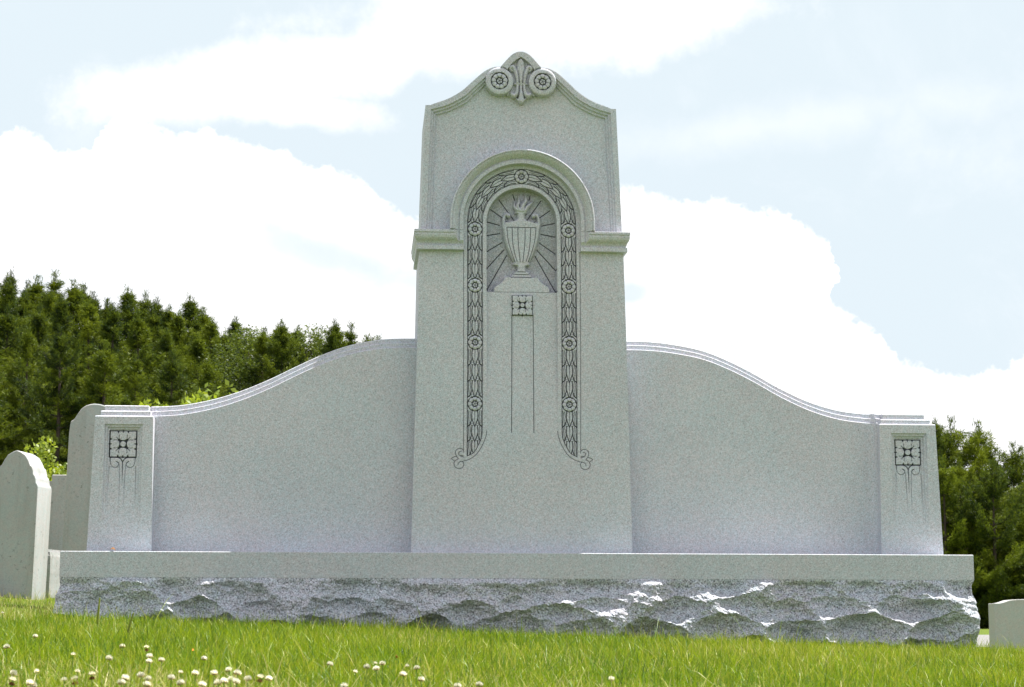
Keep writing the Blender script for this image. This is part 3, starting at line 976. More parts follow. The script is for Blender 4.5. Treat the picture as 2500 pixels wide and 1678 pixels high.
def rock_pitch(name, x0, x1, y0, y1, ztop, zbot, seed, mat, res=.0048, parent=None, place=None, amp=1.0):
    per = []
    def seg(a, b, n_, rs):
        L = math.dist(a, b); k = max(2, int(L / rs))
        for i in range(k):
            t = i / k; per.append((a[0] + (b[0] - a[0]) * t, a[1] + (b[1] - a[1]) * t, n_[0], n_[1]))
    seg((x0, y1), (x0, y0), (-1, 0), res); seg((x0, y0), (x1, y0), (0, -1), res); seg((x1, y0), (x1, y1), (1, 0), res); seg((x1, y1), (x0, y1), (0, 1), res * 4)
    P = np.array(per); n = len(P)
    N = P[:, 2:].copy()
    kk = 3
    Nn = sum(np.roll(N, i, 0) for i in range(-kk, kk + 1)); Nn /= np.linalg.norm(Nn, axis=1)[:, None]
    dist_ = np.concatenate([[0], np.cumsum(np.hypot(*(np.diff(P[:, :2], axis=0).T)))])
    zr = np.concatenate([np.linspace(ztop, zbot, int((ztop - zbot) / res))])
    S, ZZ = np.meshgrid(dist_, zr)
    D = rock_field(S, ZZ, seed, ztop, zbot) * amp
    D = D * (.25 + .75 * np.abs(Nn[:, 1]) ** 2)[None]
    cd = np.minimum(np.abs(P[:, 0] - x0), np.abs(P[:, 0] - x1))[None]
    D = D * (1 - .5 * sstep(cd, .16, .0) * sstep(ZZ, ztop - .10, ztop - .22))
    XX = P[:, 0][None] + Nn[:, 0][None] * D; YY = P[:, 1][None] + Nn[:, 1][None] * D
    ZZ = ZZ + .004 * fbm(S * 60, ZZ * 60, 2, seed + 3) * (ZZ < ztop - .001)
    V = np.stack([XX, YY, ZZ], -1).reshape(-1, 3)
    m_ = len(zr); idx = np.arange(m_ * n).reshape(m_, n); nx = np.roll(idx, -1, 1)
    F = np.stack([idx[:-1], idx[1:], nx[1:], nx[:-1]], -1).reshape(-1, 4)
    me = np_mesh(name, V, np.concatenate([F.ravel(), idx[0]]), False, None, np.concatenate([np.full(len(F), 4), [n]]))
    return link_mesh(name, me, mat)


rough = rock_pitch('rough_face', -2.097, 2.1035, .0015, .7785, -.105, -.62, 21, GRANITE_ROUGH)
rough.parent = base
# (base carries the inverse of the monument's offset; the child shares its frame)


# ------------------------------------------------------------------ ground
TLY = [-40, 0, 3.5, 8, 20, 50, 70, 100, 200, 700]
TLZ = [0, 0, .17, .02, -.7, -.3, 1.2, 4.5, 12, 20]
TRY = [-40, 0, 3, 12, 19, 20.6, 26.3, 30, 60, 100, 200, 700]
TRZ = [0, 0, -.02, -.10, -.06, -.05, .125, .16, .30, .5, 1.0, 2.0]


def ground_z(x, y):
    x = np.asarray(x, float); y = np.asarray(y, float)
    a = -.375 - .036 * np.clip(x, -5, 5) + .03 * np.minimum(y, 0)
    kf = ramp01(y, 10, 30)
    w_ = sstep(x, -1.0, -3.0) * (1 - kf) + sstep(x / (np.maximum(y, 0) + 9.2), .20, .05) * kf
    lz = np.interp(y, TLY, TLZ); rz = np.interp(y, TRY, TRZ)
    return a + w_ * lz + (1 - w_) * rz + .006 * fbm(x * 1.7, y * 1.7, 2, 3)


gx = np.concatenate([-np.geomspace(700, 9, 26)[:-1], np.linspace(-9, 12, 110), np.geomspace(12, 700, 26)[1:]])
gy = np.concatenate([-np.geomspace(200, 10, 14)[:-1], np.linspace(-10, 10, 110), np.linspace(10, 34, 50)[1:], np.geomspace(34, 900, 40)[1:]])
GX, GY = np.meshgrid(gx, gy)
GZ = ground_z(GX, GY)
idx = np.arange(GX.size).reshape(GX.shape)
F = np.stack([idx[:-1, :-1], idx[:-1, 1:], idx[1:, 1:], idx[1:, :-1]], -1).reshape(-1, 4)


def mat_ground():
    m = bpy.data.materials.new("turf"); m.use_nodes = True
    t = NT(m.node_tree)
    co = t.new('ShaderNodeTexCoord').outputs['Object']
    n1 = t.noise(co, 3.0, 5, 0.65); n2 = t.noise(co, 60, 4, 0.7)
    col = t.ramp(n1, [(.3, (.055, .10, .012)), (.5, (.10, .15, .014)), (.7, (.16, .18, .02))])
    col = t.mix(t.maprange(n2, .35, .65, 0, .6), col, (.045, .060, .012, 1))
    sp = t.new('ShaderNodeSeparateXYZ'); t.l.new(co, sp.inputs[0])
    wood = t.maprange(t.math('ADD', sp.outputs[1], t.math('MULTIPLY', n1, 4)), 57, 60)
    col = t.mix(wood, col, (.035, .026, .016, 1))        # pine litter under the trees
    p = principled(t, col, .9, .1, bump(t, n2, .5, .03))
    o = t.new('ShaderNodeOutputMaterial'); t.l.new(p.outputs[0], o.inputs[0])
    return m


ground = link_mesh('ground', np_mesh('ground', np.stack([GX, GY, GZ], -1).reshape(-1, 3), F, True), mat_ground())
tag(ground, kind='structure', label='grassy cemetery ground')


def mat_simple(name, color, rough=.85, nscale=30, namt=.15, spec=.2):
    m = bpy.data.materials.new(name); m.use_nodes = True
    t = NT(m.node_tree)
    co = t.new('ShaderNodeTexCoord').outputs['Object']
    n1 = t.noise(co, nscale, 4, 0.65)
    f_ = t.math('ADD', 1 - namt, t.math('MULTIPLY', n1, 2 * namt))
    vm = t.new('ShaderNodeVectorMath', operation='SCALE'); vm.inputs[0].default_value = color[:3]; t.l.new(f_, vm.inputs['Scale'])
    p = principled(t, vm.outputs[0], rough, spec)
    o = t.new('ShaderNodeOutputMaterial'); t.l.new(p.outputs[0], o.inputs[0])
    return m


# cemetery road, seen at the far right
rx_ = np.linspace(-30, 40, 141); ry_ = np.linspace(20.6, 26.3, 9)
RX, RY = np.meshgrid(rx_, ry_)
RZ = ground_z(RX, RY) + .02
ROAD_F = np.stack([np.arange(RX.size).reshape(RX.shape)[:-1, :-1], np.arange(RX.size).reshape(RX.shape)[:-1, 1:],
                   np.arange(RX.size).reshape(RX.shape)[1:, 1:], np.arange(RX.size).reshape(RX.shape)[1:, :-1]], -1).reshape(-1, 4)
road = link_mesh('road', np_mesh('road', np.stack([RX, RY, RZ], -1).reshape(-1, 3), ROAD_F, True), mat_simple('road_gravel', (.17, .168, .165)))
tag(road, kind='structure', label='pale cemetery road')


# ------------------------------------------------------------------ grass
def mat_grass():
    m = bpy.data.materials.new("grass_blades"); m.use_nodes = True
    t = NT(m.node_tree)
    at = t.new('ShaderNodeAttribute'); at.attribute_name = 'tint'
    co = t.new('ShaderNodeTexCoord').outputs['Object']
    n = t.noise(co, 1.6, 3, .6)
    f_ = t.math('ADD', at.outputs['Fac'], t.math('MULTIPLY', t.math('SUBTRACT', n, .5), .5))
    col = t.ramp(f_, [(.0, (.012, .055, .006)), (.30, (.040, .120, .008)), (.58, (.145, .240, .008)), (.80, (.235, .285, .012)), (.93, (.34, .32, .06)), (1.0, (.55, .48, .24))])
    d = t.new('ShaderNodeBsdfDiffuse'); t.l.new(col, d.inputs[0])
    tr = t.new('ShaderNodeBsdfTranslucent'); t.l.new(t.mix(.35, col, (.26, .34, .0, 1)), tr.inputs[0])
    gl = t.new('ShaderNodeBsdfGlossy'); gl.inputs[0].default_value = (.9, .95, .8, 1); gl.inputs[1].default_value = .45
    a = t.new('ShaderNodeMixShader'); a.inputs[0].default_value = .42
    t.l.new(d.outputs[0], a.inputs[1]); t.l.new(tr.outputs[0], a.inputs[2])
    b = t.new('ShaderNodeMixShader'); b.inputs[0].default_value = .025
    t.l.new(a.outputs[0], b.inputs[1]); t.l.new(gl.outputs[0], b.inputs[2])
    o = t.new('ShaderNodeOutputMaterial'); t.l.new(b.outputs[0], o.inputs[0])
    return m


GRASS = mat_grass()


def blades(x, y, length, width, lean, tint, name):
    """tapered bent blades: 7 vertices, 3 faces each"""
    n = len(x)
    z0 = ground_z(x, y) - .004
    az_ = rng.uniform(0, 2 * np.pi, n)          # lean direction
    fa = az_ + rng.uniform(-1.2, 1.2, n) + np.pi / 2
    dxl, dyl = np.cos(az_), np.sin(az_)
    wx, wy = np.cos(fa) * width / 2, np.sin(fa) * width / 2
    V = np.zeros((n, 7, 3), np.float32)
    for k, (t, wk) in enumerate(((0, 1.0), (.42, .95), (.78, .6))):
        off = lean * t ** 1.8 * length
        cx_ = x + dxl * off; cy_ = y + dyl * off; cz = z0 + length * t * np.sqrt(np.clip(1 - (lean * t) ** 2 * .45, .2, 1))
        V[:, 2 * k, 0] = cx_ - wx * wk; V[:, 2 * k, 1] = cy_ - wy * wk; V[:, 2 * k, 2] = cz
        V[:, 2 * k + 1, 0] = cx_ + wx * wk; V[:, 2 * k + 1, 1] = cy_ + wy * wk; V[:, 2 * k + 1, 2] = cz
    off = lean * length
    V[:, 6, 0] = x + dxl * off; V[:, 6, 1] = y + dyl * off; V[:, 6, 2] = z0 + length * np.sqrt(np.clip(1 - lean ** 2 * .45, .2, 1))
    b = (np.arange(n) * 7)[:, None]
    fl = np.concatenate([b + np.array([[0, 1, 3, 2]]), b + np.array([[2, 3, 5, 4]]), b + np.array([[4, 5, 6]])], 1)
    cs = np.tile([4, 4, 3], n)
    me = np_mesh(name, V.reshape(-1, 3), fl.ravel(), True, {'tint': np.repeat(tint, 7)}, cs)
    return link_mesh(name, me, GRASS)


def scatter(n, x0, x1, y0, y1):
    return rng.uniform(x0, x1, n), rng.uniform(y0, y1, n)


def under_stone(x, y):
    return (np.abs(x) < 2.09) & (y > -.01) & (y < .78)


gxx = []; gyy = []
# lawn in front: dense inside the view and a step to either side
N1 = 430000
yy = -6.6 + 6.7 * rng.random(N1) ** .92
half = .27 * (yy + 9.16) + .55
xc_ = -.747 + .0755 * (yy + 9.16)
xx = xc_ + rng.uniform(-1, 1, N1) * half
gxx.append(xx); gyy.append(yy)
N2 = 26000
a, b = scatter(N2, -5.5, -2.0, -.2, 4.2); gxx.append(a); gyy.append(b)
a, b = scatter(26000, 2.0, 5.5, -.2, 4.5); gxx.append(a); gyy.append(b)
a, b = scatter(26000, -5.0, 5.0, -7.5, .0); gxx.append(a); gyy.append(b)
gxx = np.concatenate(gxx); gyy = np.concatenate(gyy)
keep = ~under_stone(gxx, gyy)
gxx, gyy = gxx[keep], gyy[keep]
n = len(gxx)
patch = fbm(gxx * 1.3, gyy * 1.3, 3, 44)
ln = rng.gamma(5.5, .0066, n) * (1 + .25 * patch)
ln = np.where(rng.random(n) < .012, ln * 1.9, ln)
near_foot = np.exp(-((gyy + .03) / .05) ** 2) * (np.abs(gxx) < 2.15)
ln = ln * (1 + .9 * near_foot * rng.random(n))
stalk = rng.random(n) < .004
ln = np.where(stalk, rng.uniform(.07, .12, n), ln)
wd = np.where(stalk, .0012, rng.uniform(.0011, .0027, n))
lean = np.clip(rng.beta(1.8, 3.0, n) * 1.15, 0, 1)
tint = np.clip(rng.normal(.63, .25, n) + .26 * patch + .15 * fbm(gxx * 9, gyy * 5, 2, 71), 0, .9)
tint = np.where(rng.random(n) < .06, rng.uniform(.88, 1.0, n), tint)
# drier, yellower turf up by the small stones on the left and close to the viewer
tint = tint + .14 * sstep(gyy, -3.9, -5.4) + .22 * ((gxx < -2.1) & (gyy > -.9))
tint = tint - .10 * np.exp(-((gyy + 2.8) / 1.2) ** 2) * (gxx < -.6)
grass = blades(gxx, gyy, ln, wd, lean, tint, 'grass')
tag(grass, 'short sunlit lawn grass in front of the stone', 'grass', kind='stuff')


# clover leaves low in the turf
def leaf_discs(n, name):
    """ground cover: trefoil leaves as small folded discs on short stems"""
    y = rng.uniform(-6.4, -3.4, n); x = -.747 + .0755 * (y + 9.16) + rng.uniform(-1.1, .75, n) * (.27 * (y + 9.16) + .2)
    z = ground_z(x, y) + rng.uniform(.012, .038, n)
    V = []; F = []
    ang = rng.uniform(0, 6.28, n); rr = rng.uniform(.0035, .0062, n)
    k = 0
    for i in range(n):
        for j in range(3):
            a = ang[i] + j * 2.094
            c, s_ = math.cos(a), math.sin(a); q = rr[i]
            P = [(0, 0, 0), (.6, .45, .14), (1.5, .62, .18), (1.9, 0, .05), (1.5, -.62, .18), (.6, -.45, .14)]
            for (u, v, w_) in P:
                V.append((x[i] + q * (u * c - v * s_), y[i] + q * (u * s_ + v * c), z[i] + q * w_ * 1.5))
            F += [(k, k + 1, k + 2, k + 3), (k, k + 3, k + 4, k + 5)]; k += 6
    t_ = np.repeat(rng.uniform(.12, .45, n * 3), 6)
    me = np_mesh(name, np.array(V), np.array(F), True, {'tint': t_})
    return link_mesh(name, me, GRASS)


cl_leaf = leaf_discs(5000, 'clover_leaves')
tag(cl_leaf, 'low clover leaves spread through the lawn', 'clover', kind='stuff')


# clover flower heads: one thing each
def mat_petal():
    m = bpy.data.materials.new("clover_petal"); m.use_nodes = True
    t = NT(m.node_tree)
    at = t.new('ShaderNodeAttribute'); at.attribute_name = 'age'
    col = t.ramp(at.outputs['Fac'], [(0, (.92, .91, .84)), (.5, (.84, .80, .58)), (.8, (.52, .30, .16)), (1, (.30, .16, .06))])
    d = t.new('ShaderNodeBsdfDiffuse'); t.l.new(col, d.inputs[0])
    tr = t.new('ShaderNodeBsdfTranslucent'); t.l.new(col, tr.inputs[0])
    a = t.new('ShaderNodeMixShader'); a.inputs[0].default_value = .35
    t.l.new(d.outputs[0], a.inputs[1]); t.l.new(tr.outputs[0], a.inputs[2])
    o = t.new('ShaderNodeOutputMaterial'); t.l.new(a.outputs[0], o.inputs[0])
    return m


PETAL = mat_petal()
STEM = mat_simple('clover_stem', (.12, .20, .04), .7, 50, .2)


def clover_mesh(seed, kind):
    rg = random.Random(seed)
    V = []; F = []; A = []
    R_ = .0079 if kind != 2 else .0055
    nfl = 58 if kind != 2 else 30
    for i in range(nfl):
        t = (i + .5) / nfl
        ph = math.acos(1 - 1.62 * t); th = i * 2.39996 + rg.uniform(-.2, .2)
        droop = kind == 1 and t > .45
        if droop: ph = 2.2 + rg.uniform(0, .5)
        dv = Vector((math.sin(ph) * math.cos(th), math.sin(ph) * math.sin(th), math.cos(ph)))
        tip = dv * R_ * rg.uniform(.9, 1.15)
        tip.z = tip.z * .82 + R_ * .25
        if droop: tip.z -= R_ * .5
        root_ = dv * R_ * .25
        side = dv.cross(Vector((0, 0, 1)));
        if side.length < .1: side = Vector((1, 0, 0))
        side.normalize(); side = side * R_ * .15
        up = dv.cross(side).normalized() * R_ * .12
        k = len(V)
        mid = root_.lerp(tip, .6)
        V += [root_, mid + side + up, tip + side * .35, mid - side + up, mid - up * 1.2]
        F += [(k, k + 1, k + 2, k + 3), (k, k + 4, k + 2, k + 1), (k, k + 3, k + 2, k + 4)]
        age = (.0 if t < .62 else .30 if t < .8 else .62) + rg.uniform(0, .15)
        if kind == 1: age = .1 + rg.uniform(0, .25) if t < .4 else .72 + rg.uniform(0, .28)
        A += [min(1, age + .12)] + [age] * 4
    return np_mesh('flower_head', np.array([tuple(v) for v in V]), np.array(F), False, {'age': A})


HEADS = {0: [clover_mesh(i, 0) for i in range(4)], 1: [clover_mesh(10 + i, 1) for i in range(3)], 2: [clover_mesh(20 + i, 2) for i in range(2)]}
for d_ in HEADS.values():
    for me in d_: me.materials.append(PETAL)


def stem_mesh():
    V = []; F = []
    for i in range(5):
        t = i / 4
        for j in range(5):
            a = j * 2 * math.pi / 5
            V.append((.0009 * math.cos(a) + .006 * (t - 1) ** 2, .0009 * math.sin(a), -.085 * (1 - t)))
    for i in range(4):
        for j in range(5):
            F.append((i * 5 + j, i * 5 + (j + 1) % 5, (i + 1) * 5 + (j + 1) % 5, (i + 1) * 5 + j))
    me = np_mesh('stem', np.array(V), np.array(F), True); me.materials.append(STEM)
    return me


STEM_ME = stem_mesh()
CLOVERS = [(-1.666, -3.344, -0.36, 0), (-1.568, -4.376, -0.381, 0), (-1.348, -3.967, -0.383, 0), (-1.3, -3.849, -0.387, 1), (-1.211, -4.634, -0.399, 0), (-1.201, -4.739, -0.409, 0), (-1.195, -4.532, -0.409, 0), (-1.277, -4.821, -0.401, 0), (-1.387, -4.575, -0.395, 2), (-1.107, -4.423, -0.407, 0), (-1.416, -5.177, -0.425, 0), (-1.34, -5.638, -0.427, 1), (-1.317, -5.593, -0.433, 0), (-1.314, -5.578, -0.438, 0), (-1.24, -5.595, -0.427, 1), (-1.275, -5.481, -0.429, 2), (-1.304, -5.1, -0.422, 2), (-1.162, -5.52, -0.426, 0), (-1.163, -5.565, -0.433, 0), (-1.167, -5.215, -0.428, 0), (-1.153, -5.22, -0.435, 0), (-1.112, -5.629, -0.435, 0), (-1.103, -5.281, -0.431, 0), (-1.082, -4.984, -0.429, 0), (-1.027, -5.216, -0.424, 0), (-1.067, -5.48, -0.436, 0), (-1.035, -5.396, -0.441, 0), (-0.988, -5.507, -0.432, 0), (-1.002, -5.465, -0.436, 0), (-1.019, -4.898, -0.424, 0), (-1.0, -5.125, -0.438, 0), (-0.986, -5.153, -0.425, 0), (-0.977, -5.34, -0.437, 0), (-0.967, -5.118, -0.437, 0), (-0.933, -5.319, -0.43, 1), (-0.92, -5.243, -0.434, 0), (-1.11, -4.997, -0.426, 2), (-1.336, -5.402, -0.416, 2), (-1.242, -5.357, -0.424, 1), (-0.815, -4.463, -0.419, 0), (-0.756, -4.638, -0.432, 2), (-0.73, -4.717, -0.421, 0), (-0.693, -4.401, -0.419, 0), (-0.709, -4.263, -0.42, 2), (-0.71, -4.815, -0.423, 0), (-0.637, -4.486, -0.422, 2), (-0.614, -4.477, -0.428, 0), (-0.658, -5.041, -0.43, 0), (-0.623, -5.108, -0.439, 0), (-0.507, -5.12, -0.449, 0), (-0.776, -5.217, -0.449, 0), (-0.561, -5.329, -0.446, 0), (-2.106, -1.362, -0.277, 2), (-0.176, -4.603, -0.45, 0)]
for i, (x, y, z, k) in enumerate(CLOVERS):
    lone = i == len(CLOVERS) - 1
    root = empty('clover_flower', (x, y, z), rng.uniform(0, 6))
    lb = {0: 'round creamy white clover head on a thin stem in the lawn', 1: 'fading clover head with drooping brown lower florets in the lawn',
          2: 'tiny half-open white clover head low in the lawn'}[k]
    gp = {0: 'white clover heads in the lawn', 1: 'fading clover heads in the lawn', 2: 'tiny clover heads in the lawn'}[k]
    if lone:
        tag(root, 'single white clover head standing alone in the grass right of the middle', 'clover flower')
    elif i == 0:
        tag(root, 'clover head highest up the lawn, standing alone near the left end of the stone base', 'clover flower')
    else:
        tag(root, lb, 'clover flower', gp)
    h_ = bpy.data.objects.new('flower_head', random.choice(HEADS[k])); scene.collection.objects.link(h_); h_.parent = root
    h_.rotation_euler = (rng.uniform(-.25, .25), rng.uniform(-.25, .25), 0)
    s_ = bpy.data.objects.new('stem', STEM_ME); scene.collection.objects.link(s_); s_.parent = root


# plantain seed stalks and a couple of fallen leaves
def plantain(x, y, H, lean, label):
    root = empty('plantain', (x, y, float(ground_z(x, y))))
    V = []; F = []
    def ringpts(t, rr): 
        cx_ = lean * t * t * H
        return [(cx_ + rr * math.cos(a), rr * math.sin(a), H * t) for a in np.linspace(0, 2 * math.pi, 6)[:-1]]
    N_ = 8
    for i in range(N_ + 1): V += ringpts(i / N_, .0011)
    for i in range(N_):
        for j in range(5): F.append((i * 5 + j, i * 5 + (j + 1) % 5, (i + 1) * 5 + (j + 1) % 5, (i + 1) * 5 + j))
    link_mesh('stem', np_mesh('stem', np.array(V), np.array(F), True), STEM, root)
    V = []; F = []
    rg = random.Random(3)
    for i in range(240):
        t = .42 + .58 * i / 240; a = i * 2.4
        rr = .0034 * (1 - .75 * (i / 240) ** 2)
        c = Vector((lean * t * t * H + rr * math.cos(a), rr * math.sin(a), H * t))
        k = len(V); s_ = .0016
        V += [tuple(c + Vector((s_, 0, 0))), tuple(c + Vector((0, s_, 0))), tuple(c + Vector((-s_, 0, 0))), tuple(c + Vector((0, -s_, 0))), tuple(c + Vector((0, 0, s_ * 1.6))), tuple(c - Vector((0, 0, s_ * 1.6)))]
        F += [(k, k + 1, k + 4), (k + 1, k + 2, k + 4), (k + 2, k + 3, k + 4), (k + 3, k, k + 4), (k + 1, k, k + 5), (k + 2, k + 1, k + 5), (k + 3, k + 2, k + 5), (k, k + 3, k + 5)]
    link_mesh('seed_head', np_mesh('seed_head', np.array(V), np.array(F)), mat_simple('seed_green', (.20, .24, .04), .8, 300, .3), root)
    tag(root, label, 'plant')


plantain(-1.66, -2.05, .150, .04, 'tall green plantain seed stalk standing before the left end of the base')
plantain(-1.50, -2.55, .110, .18, 'shorter straw-coloured plantain stalk leaning beside the tall one')


def dead_leaf(loc, size, rz, color, label):
    V = []; F = []
    n_ = 7
    for i in range(n_):
        t = i / (n_ - 1); w_ = math.sin(math.pi * min(.98, max(.03, t))) * .42
        for v in (-1, 0, 1):
            V.append((size * (t - .5), size * w_ * v, size * (.22 * abs(v) * w_ * 2 + .18 * math.sin(3 * t))))
    for i in range(n_ - 1):
        for j in range(2): F.append((i * 3 + j, i * 3 + j + 1, (i + 1) * 3 + j + 1, (i + 1) * 3 + j))
    me = np_mesh('dead_leaf', np.array(V), np.array(F), True)
    o = link_mesh('dead_leaf', me, mat_simple('leaf_' + str(round(color[0], 2)), color, .8, 200, .35))
    o.location = loc; o.rotation_euler = (.5, .2, rz)
    md = o.modifiers.new('thickness', 'SOLIDIFY'); md.thickness = .0006
    tag(o, label, 'leaf')


dead_leaf((-1.866, .012, .0165), .026, .2, (.16, .08, .035), 'small brown dead leaf lying on the ledge above the left end of the base')
dead_leaf((-1.208, -3.493, -.400), .016, .8, (.60, .20, .03), 'small orange dead leaf caught in the grass left of the middle')
dead_leaf((-.641, -3.457, -.418), .018, 2.0, (.45, .20, .06), 'pale brown dead leaf caught in the grass below the middle of the stone')


# ------------------------------------------------------------------ other gravestones
def headstone(name, outline, y, thick, pivot, rz, tilt, mat, label, cat='headstone', bev=.006):
    """outline in world x/z of the front face, extruded backwards, then turned about the pivot"""
    px_, pz = pivot
    bm_v = []; n_ = len(outline)
    V = [(x - px_, 0, z - pz) for x, z in outline] + [(x - px_, thick, z - pz) for x, z in outline]
    faces = [n_] + [n_] + [4] * n_
    flat = list(range(n_)) + [n_ + i for i in range(n_)][::-1]
    for i in range(n_):
        j = (i + 1) % n_
        flat += [i, n_ + i, n_ + j, j]
    me = np_mesh(name, np.array(V), np.array(flat), True, None, faces)
    o = link_mesh(name, me, mat)
    import bmesh
    bm = bmesh.new(); bm.from_mesh(me); bmesh.ops.recalc_face_normals(bm, faces=bm.faces); bm.to_mesh(me); bm.free()
    me.set_sharp_from_angle(angle=math.radians(35))
    b = o.modifiers.new('eased_edges', 'BEVEL'); b.width = bev; b.segments = 2; b.limit_method = 'ANGLE'; b.angle_limit = math.radians(40)
    o.location = (px_, y, pz); o.rotation_euler = (0, tilt, rz)
    tag(o, label, cat)
    return o


ax, az0 = -2.757, .684
half = [(.0, .0), (.022, -.008), (.052, -.026), (.072, -.055), (.086, -.086), (.096, -.092), (.104, -.115), (.108, -.137), (.117, -.146), (.123, -.165), (.126, -.185), (.134, -.194), (.139, -.210), (.1395, -.90)]
outl = [(ax + a, az0 + b) for a, b in half][::-1] + [(ax - a, az0 + b) for a, b in half[1:]]
hs = headstone('headstone', outl[::-1], 2.5, .23, (ax + .05, -.165), -.20, .026, GRANITE_PALE,
               'tall grey headstone with rounded stepped top and brightly sunlit side, at the left edge', bev=.004)
og = [(-2.335, -.35), (-2.3287, .0755), (-2.313, .700), (-2.3054, .7665), (-2.297, .770), (-2.285, .779), (-2.2719, .8022), (-2.250, .833), (-2.2271, .8498), (-2.205, .857), (-2.181, .8598),
      (-2.150, .857), (-2.12, .848), (-2.09, .832), (-2.06, .80), (-2.045, .775), (-2.033, .766), (-2.0, -.35)]
headstone('headstone', og[::-1], 1.6, .22, (-2.17, -.3), -.10, 0, GRANITE_OLD,
          'weathered brownish headstone with curved shoulder, just behind the left pillar of the monument')
gl = [(-2.86, -.45), (-2.86, .540), (-2.84, .5803), (-2.683, .5803), (-2.683, .6215), (-2.22, .6215), (-2.22, .5803), (-2.06, .58), (-2.06, -.45)]
headstone('headstone', gl[::-1], 3.5, .2, (-2.5, -.3), -.03, 0, GRANITE_OLD,
          'flat-topped grey stone with a small step, between the two tall headstones on the left')
# small base with a rough pitched side
sb = empty('marker_base', (-2.72, 3.0, -.25), -.235)
front = rock_pitch('rough_face', -.13, .125, .0, .22, .37, -.12, 5, GRANITE_PALE, .012, amp=.30)
front.parent = sb
tp = np_mesh('block', np.array([(-.128, -.012, -.1), (.112, -.012, -.1), (.112, .2, -.1), (-.128, .2, -.1), (-.128, -.012, .386), (.112, -.012, .386), (.112, .2, .386), (-.128, .2, .386)]),
             np.array([(0, 1, 5, 4), (1, 2, 6, 5), (2, 3, 7, 6), (3, 0, 4, 7), (4, 5, 6, 7), (3, 2, 1, 0)]))
link_mesh('block', tp, GRANITE_PALE, sb)
tag(sb, 'low granite marker with a rough sunlit side, beside the foot of the leftmost headstone', 'grave marker')
rs = [(x_ + .045, z_) for x_, z_ in [(3.765, -.75), (3.765, -.1425), (3.80, -.141), (3.83, -.135), (3.8756, -.1195), (3.93, -.114), (4.02, -.112), (4.11, -.114), (4.165, -.1195), (4.21, -.135), (4.24, -.141), (4.275, -.1425), (4.275, -.75)]]
headstone('headstone', rs[::-1], 5.0, .18, (4.02, -.5), -.05, 0, GRANITE_SMALL, 'small pale headstone with a gently waved top, at the right edge beside the base', bev=.004)


# ------------------------------------------------------------------ trees
def mat_leaf(name, stops, trans=.35, gloss=.04, yellow=(.20, .24, .02)):
    m = bpy.data.materials.new(name); m.use_nodes = True
    t = NT(m.node_tree)
    at = t.new('ShaderNodeAttribute'); at.attribute_name = 'tint'
    oi = t.new('ShaderNodeObjectInfo')
    f_ = t.math('ADD', at.outputs['Fac'], t.math('MULTIPLY', t.math('SUBTRACT', oi.outputs['Random'], .5), .42))
    col = t.ramp(f_, stops)
    d = t.new('ShaderNodeBsdfDiffuse'); t.l.new(col, d.inputs[0])
    tr = t.new('ShaderNodeBsdfTranslucent'); t.l.new(t.mix(.4, col, (*yellow, 1)), tr.inputs[0])
    gl_ = t.new('ShaderNodeBsdfGlossy'); gl_.inputs[1].default_value = .5
    a = t.new('ShaderNodeMixShader'); a.inputs[0].default_value = trans
    t.l.new(d.outputs[0], a.inputs[1]); t.l.new(tr.outputs[0], a.inputs[2])
    b = t.new('ShaderNodeMixShader'); b.inputs[0].default_value = gloss
    t.l.new(a.outputs[0], b.inputs[1]); t.l.new(gl_.outputs[0], b.inputs[2])
    o = t.new('ShaderNodeOutputMaterial'); t.l.new(b.outputs[0], o.inputs[0])
    return m


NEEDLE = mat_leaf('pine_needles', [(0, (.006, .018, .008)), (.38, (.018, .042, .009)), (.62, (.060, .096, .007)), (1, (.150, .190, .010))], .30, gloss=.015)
LEAF = mat_leaf('broad_leaves', [(0, (.022, .048, .008)), (.5, (.060, .100, .010)), (1, (.14, .18, .015))], .40)
BRIGHT = mat_leaf('sapling_leaves', [(0, (.10, .17, .010)), (.5, (.17, .25, .015)), (1, (.26, .32, .03))], .45, yellow=(.38, .42, .02))
BARK = mat_simple('bark', (.075, .058, .048), .9, 8, .4)


def tube_np(pts, radii, sides=6):
    V = []; F = []
    for i, (p, r_) in enumerate(zip(pts, radii)):
        a = np.linspace(0, 2 * np.pi, sides + 1)[:-1]
        for t in a: V.append((p[0] + r_ * math.cos(t), p[1] + r_ * math.sin(t), p[2]))
    for i in range(len(pts) - 1):
        for j in range(sides):
            F.append((i * sides + j, i * sides + (j + 1) % sides, (i + 1) * sides + (j + 1) % sides, (i + 1) * sides + j))
    return V, F


def limb(a, b, r0, r1):
    """thin four sided limb between two points"""
    a = Vector(a); b = Vector(b); d_ = (b - a).normalized()
    s_ = d_.cross(Vector((0, 0, 1)))
    if s_.length < .05: s_ = Vector((1, 0, 0))
    s_.normalize(); u_ = s_.cross(d_)
    V = []
    for p, r_ in ((a, r0), (b, r1)):
        for q in (s_, u_, -s_, -u_): V.append(tuple(p + q * r_))
    return V, [(0, 1, 5, 4), (1, 2, 6, 5), (2, 3, 7, 6), (3, 0, 4, 7)]


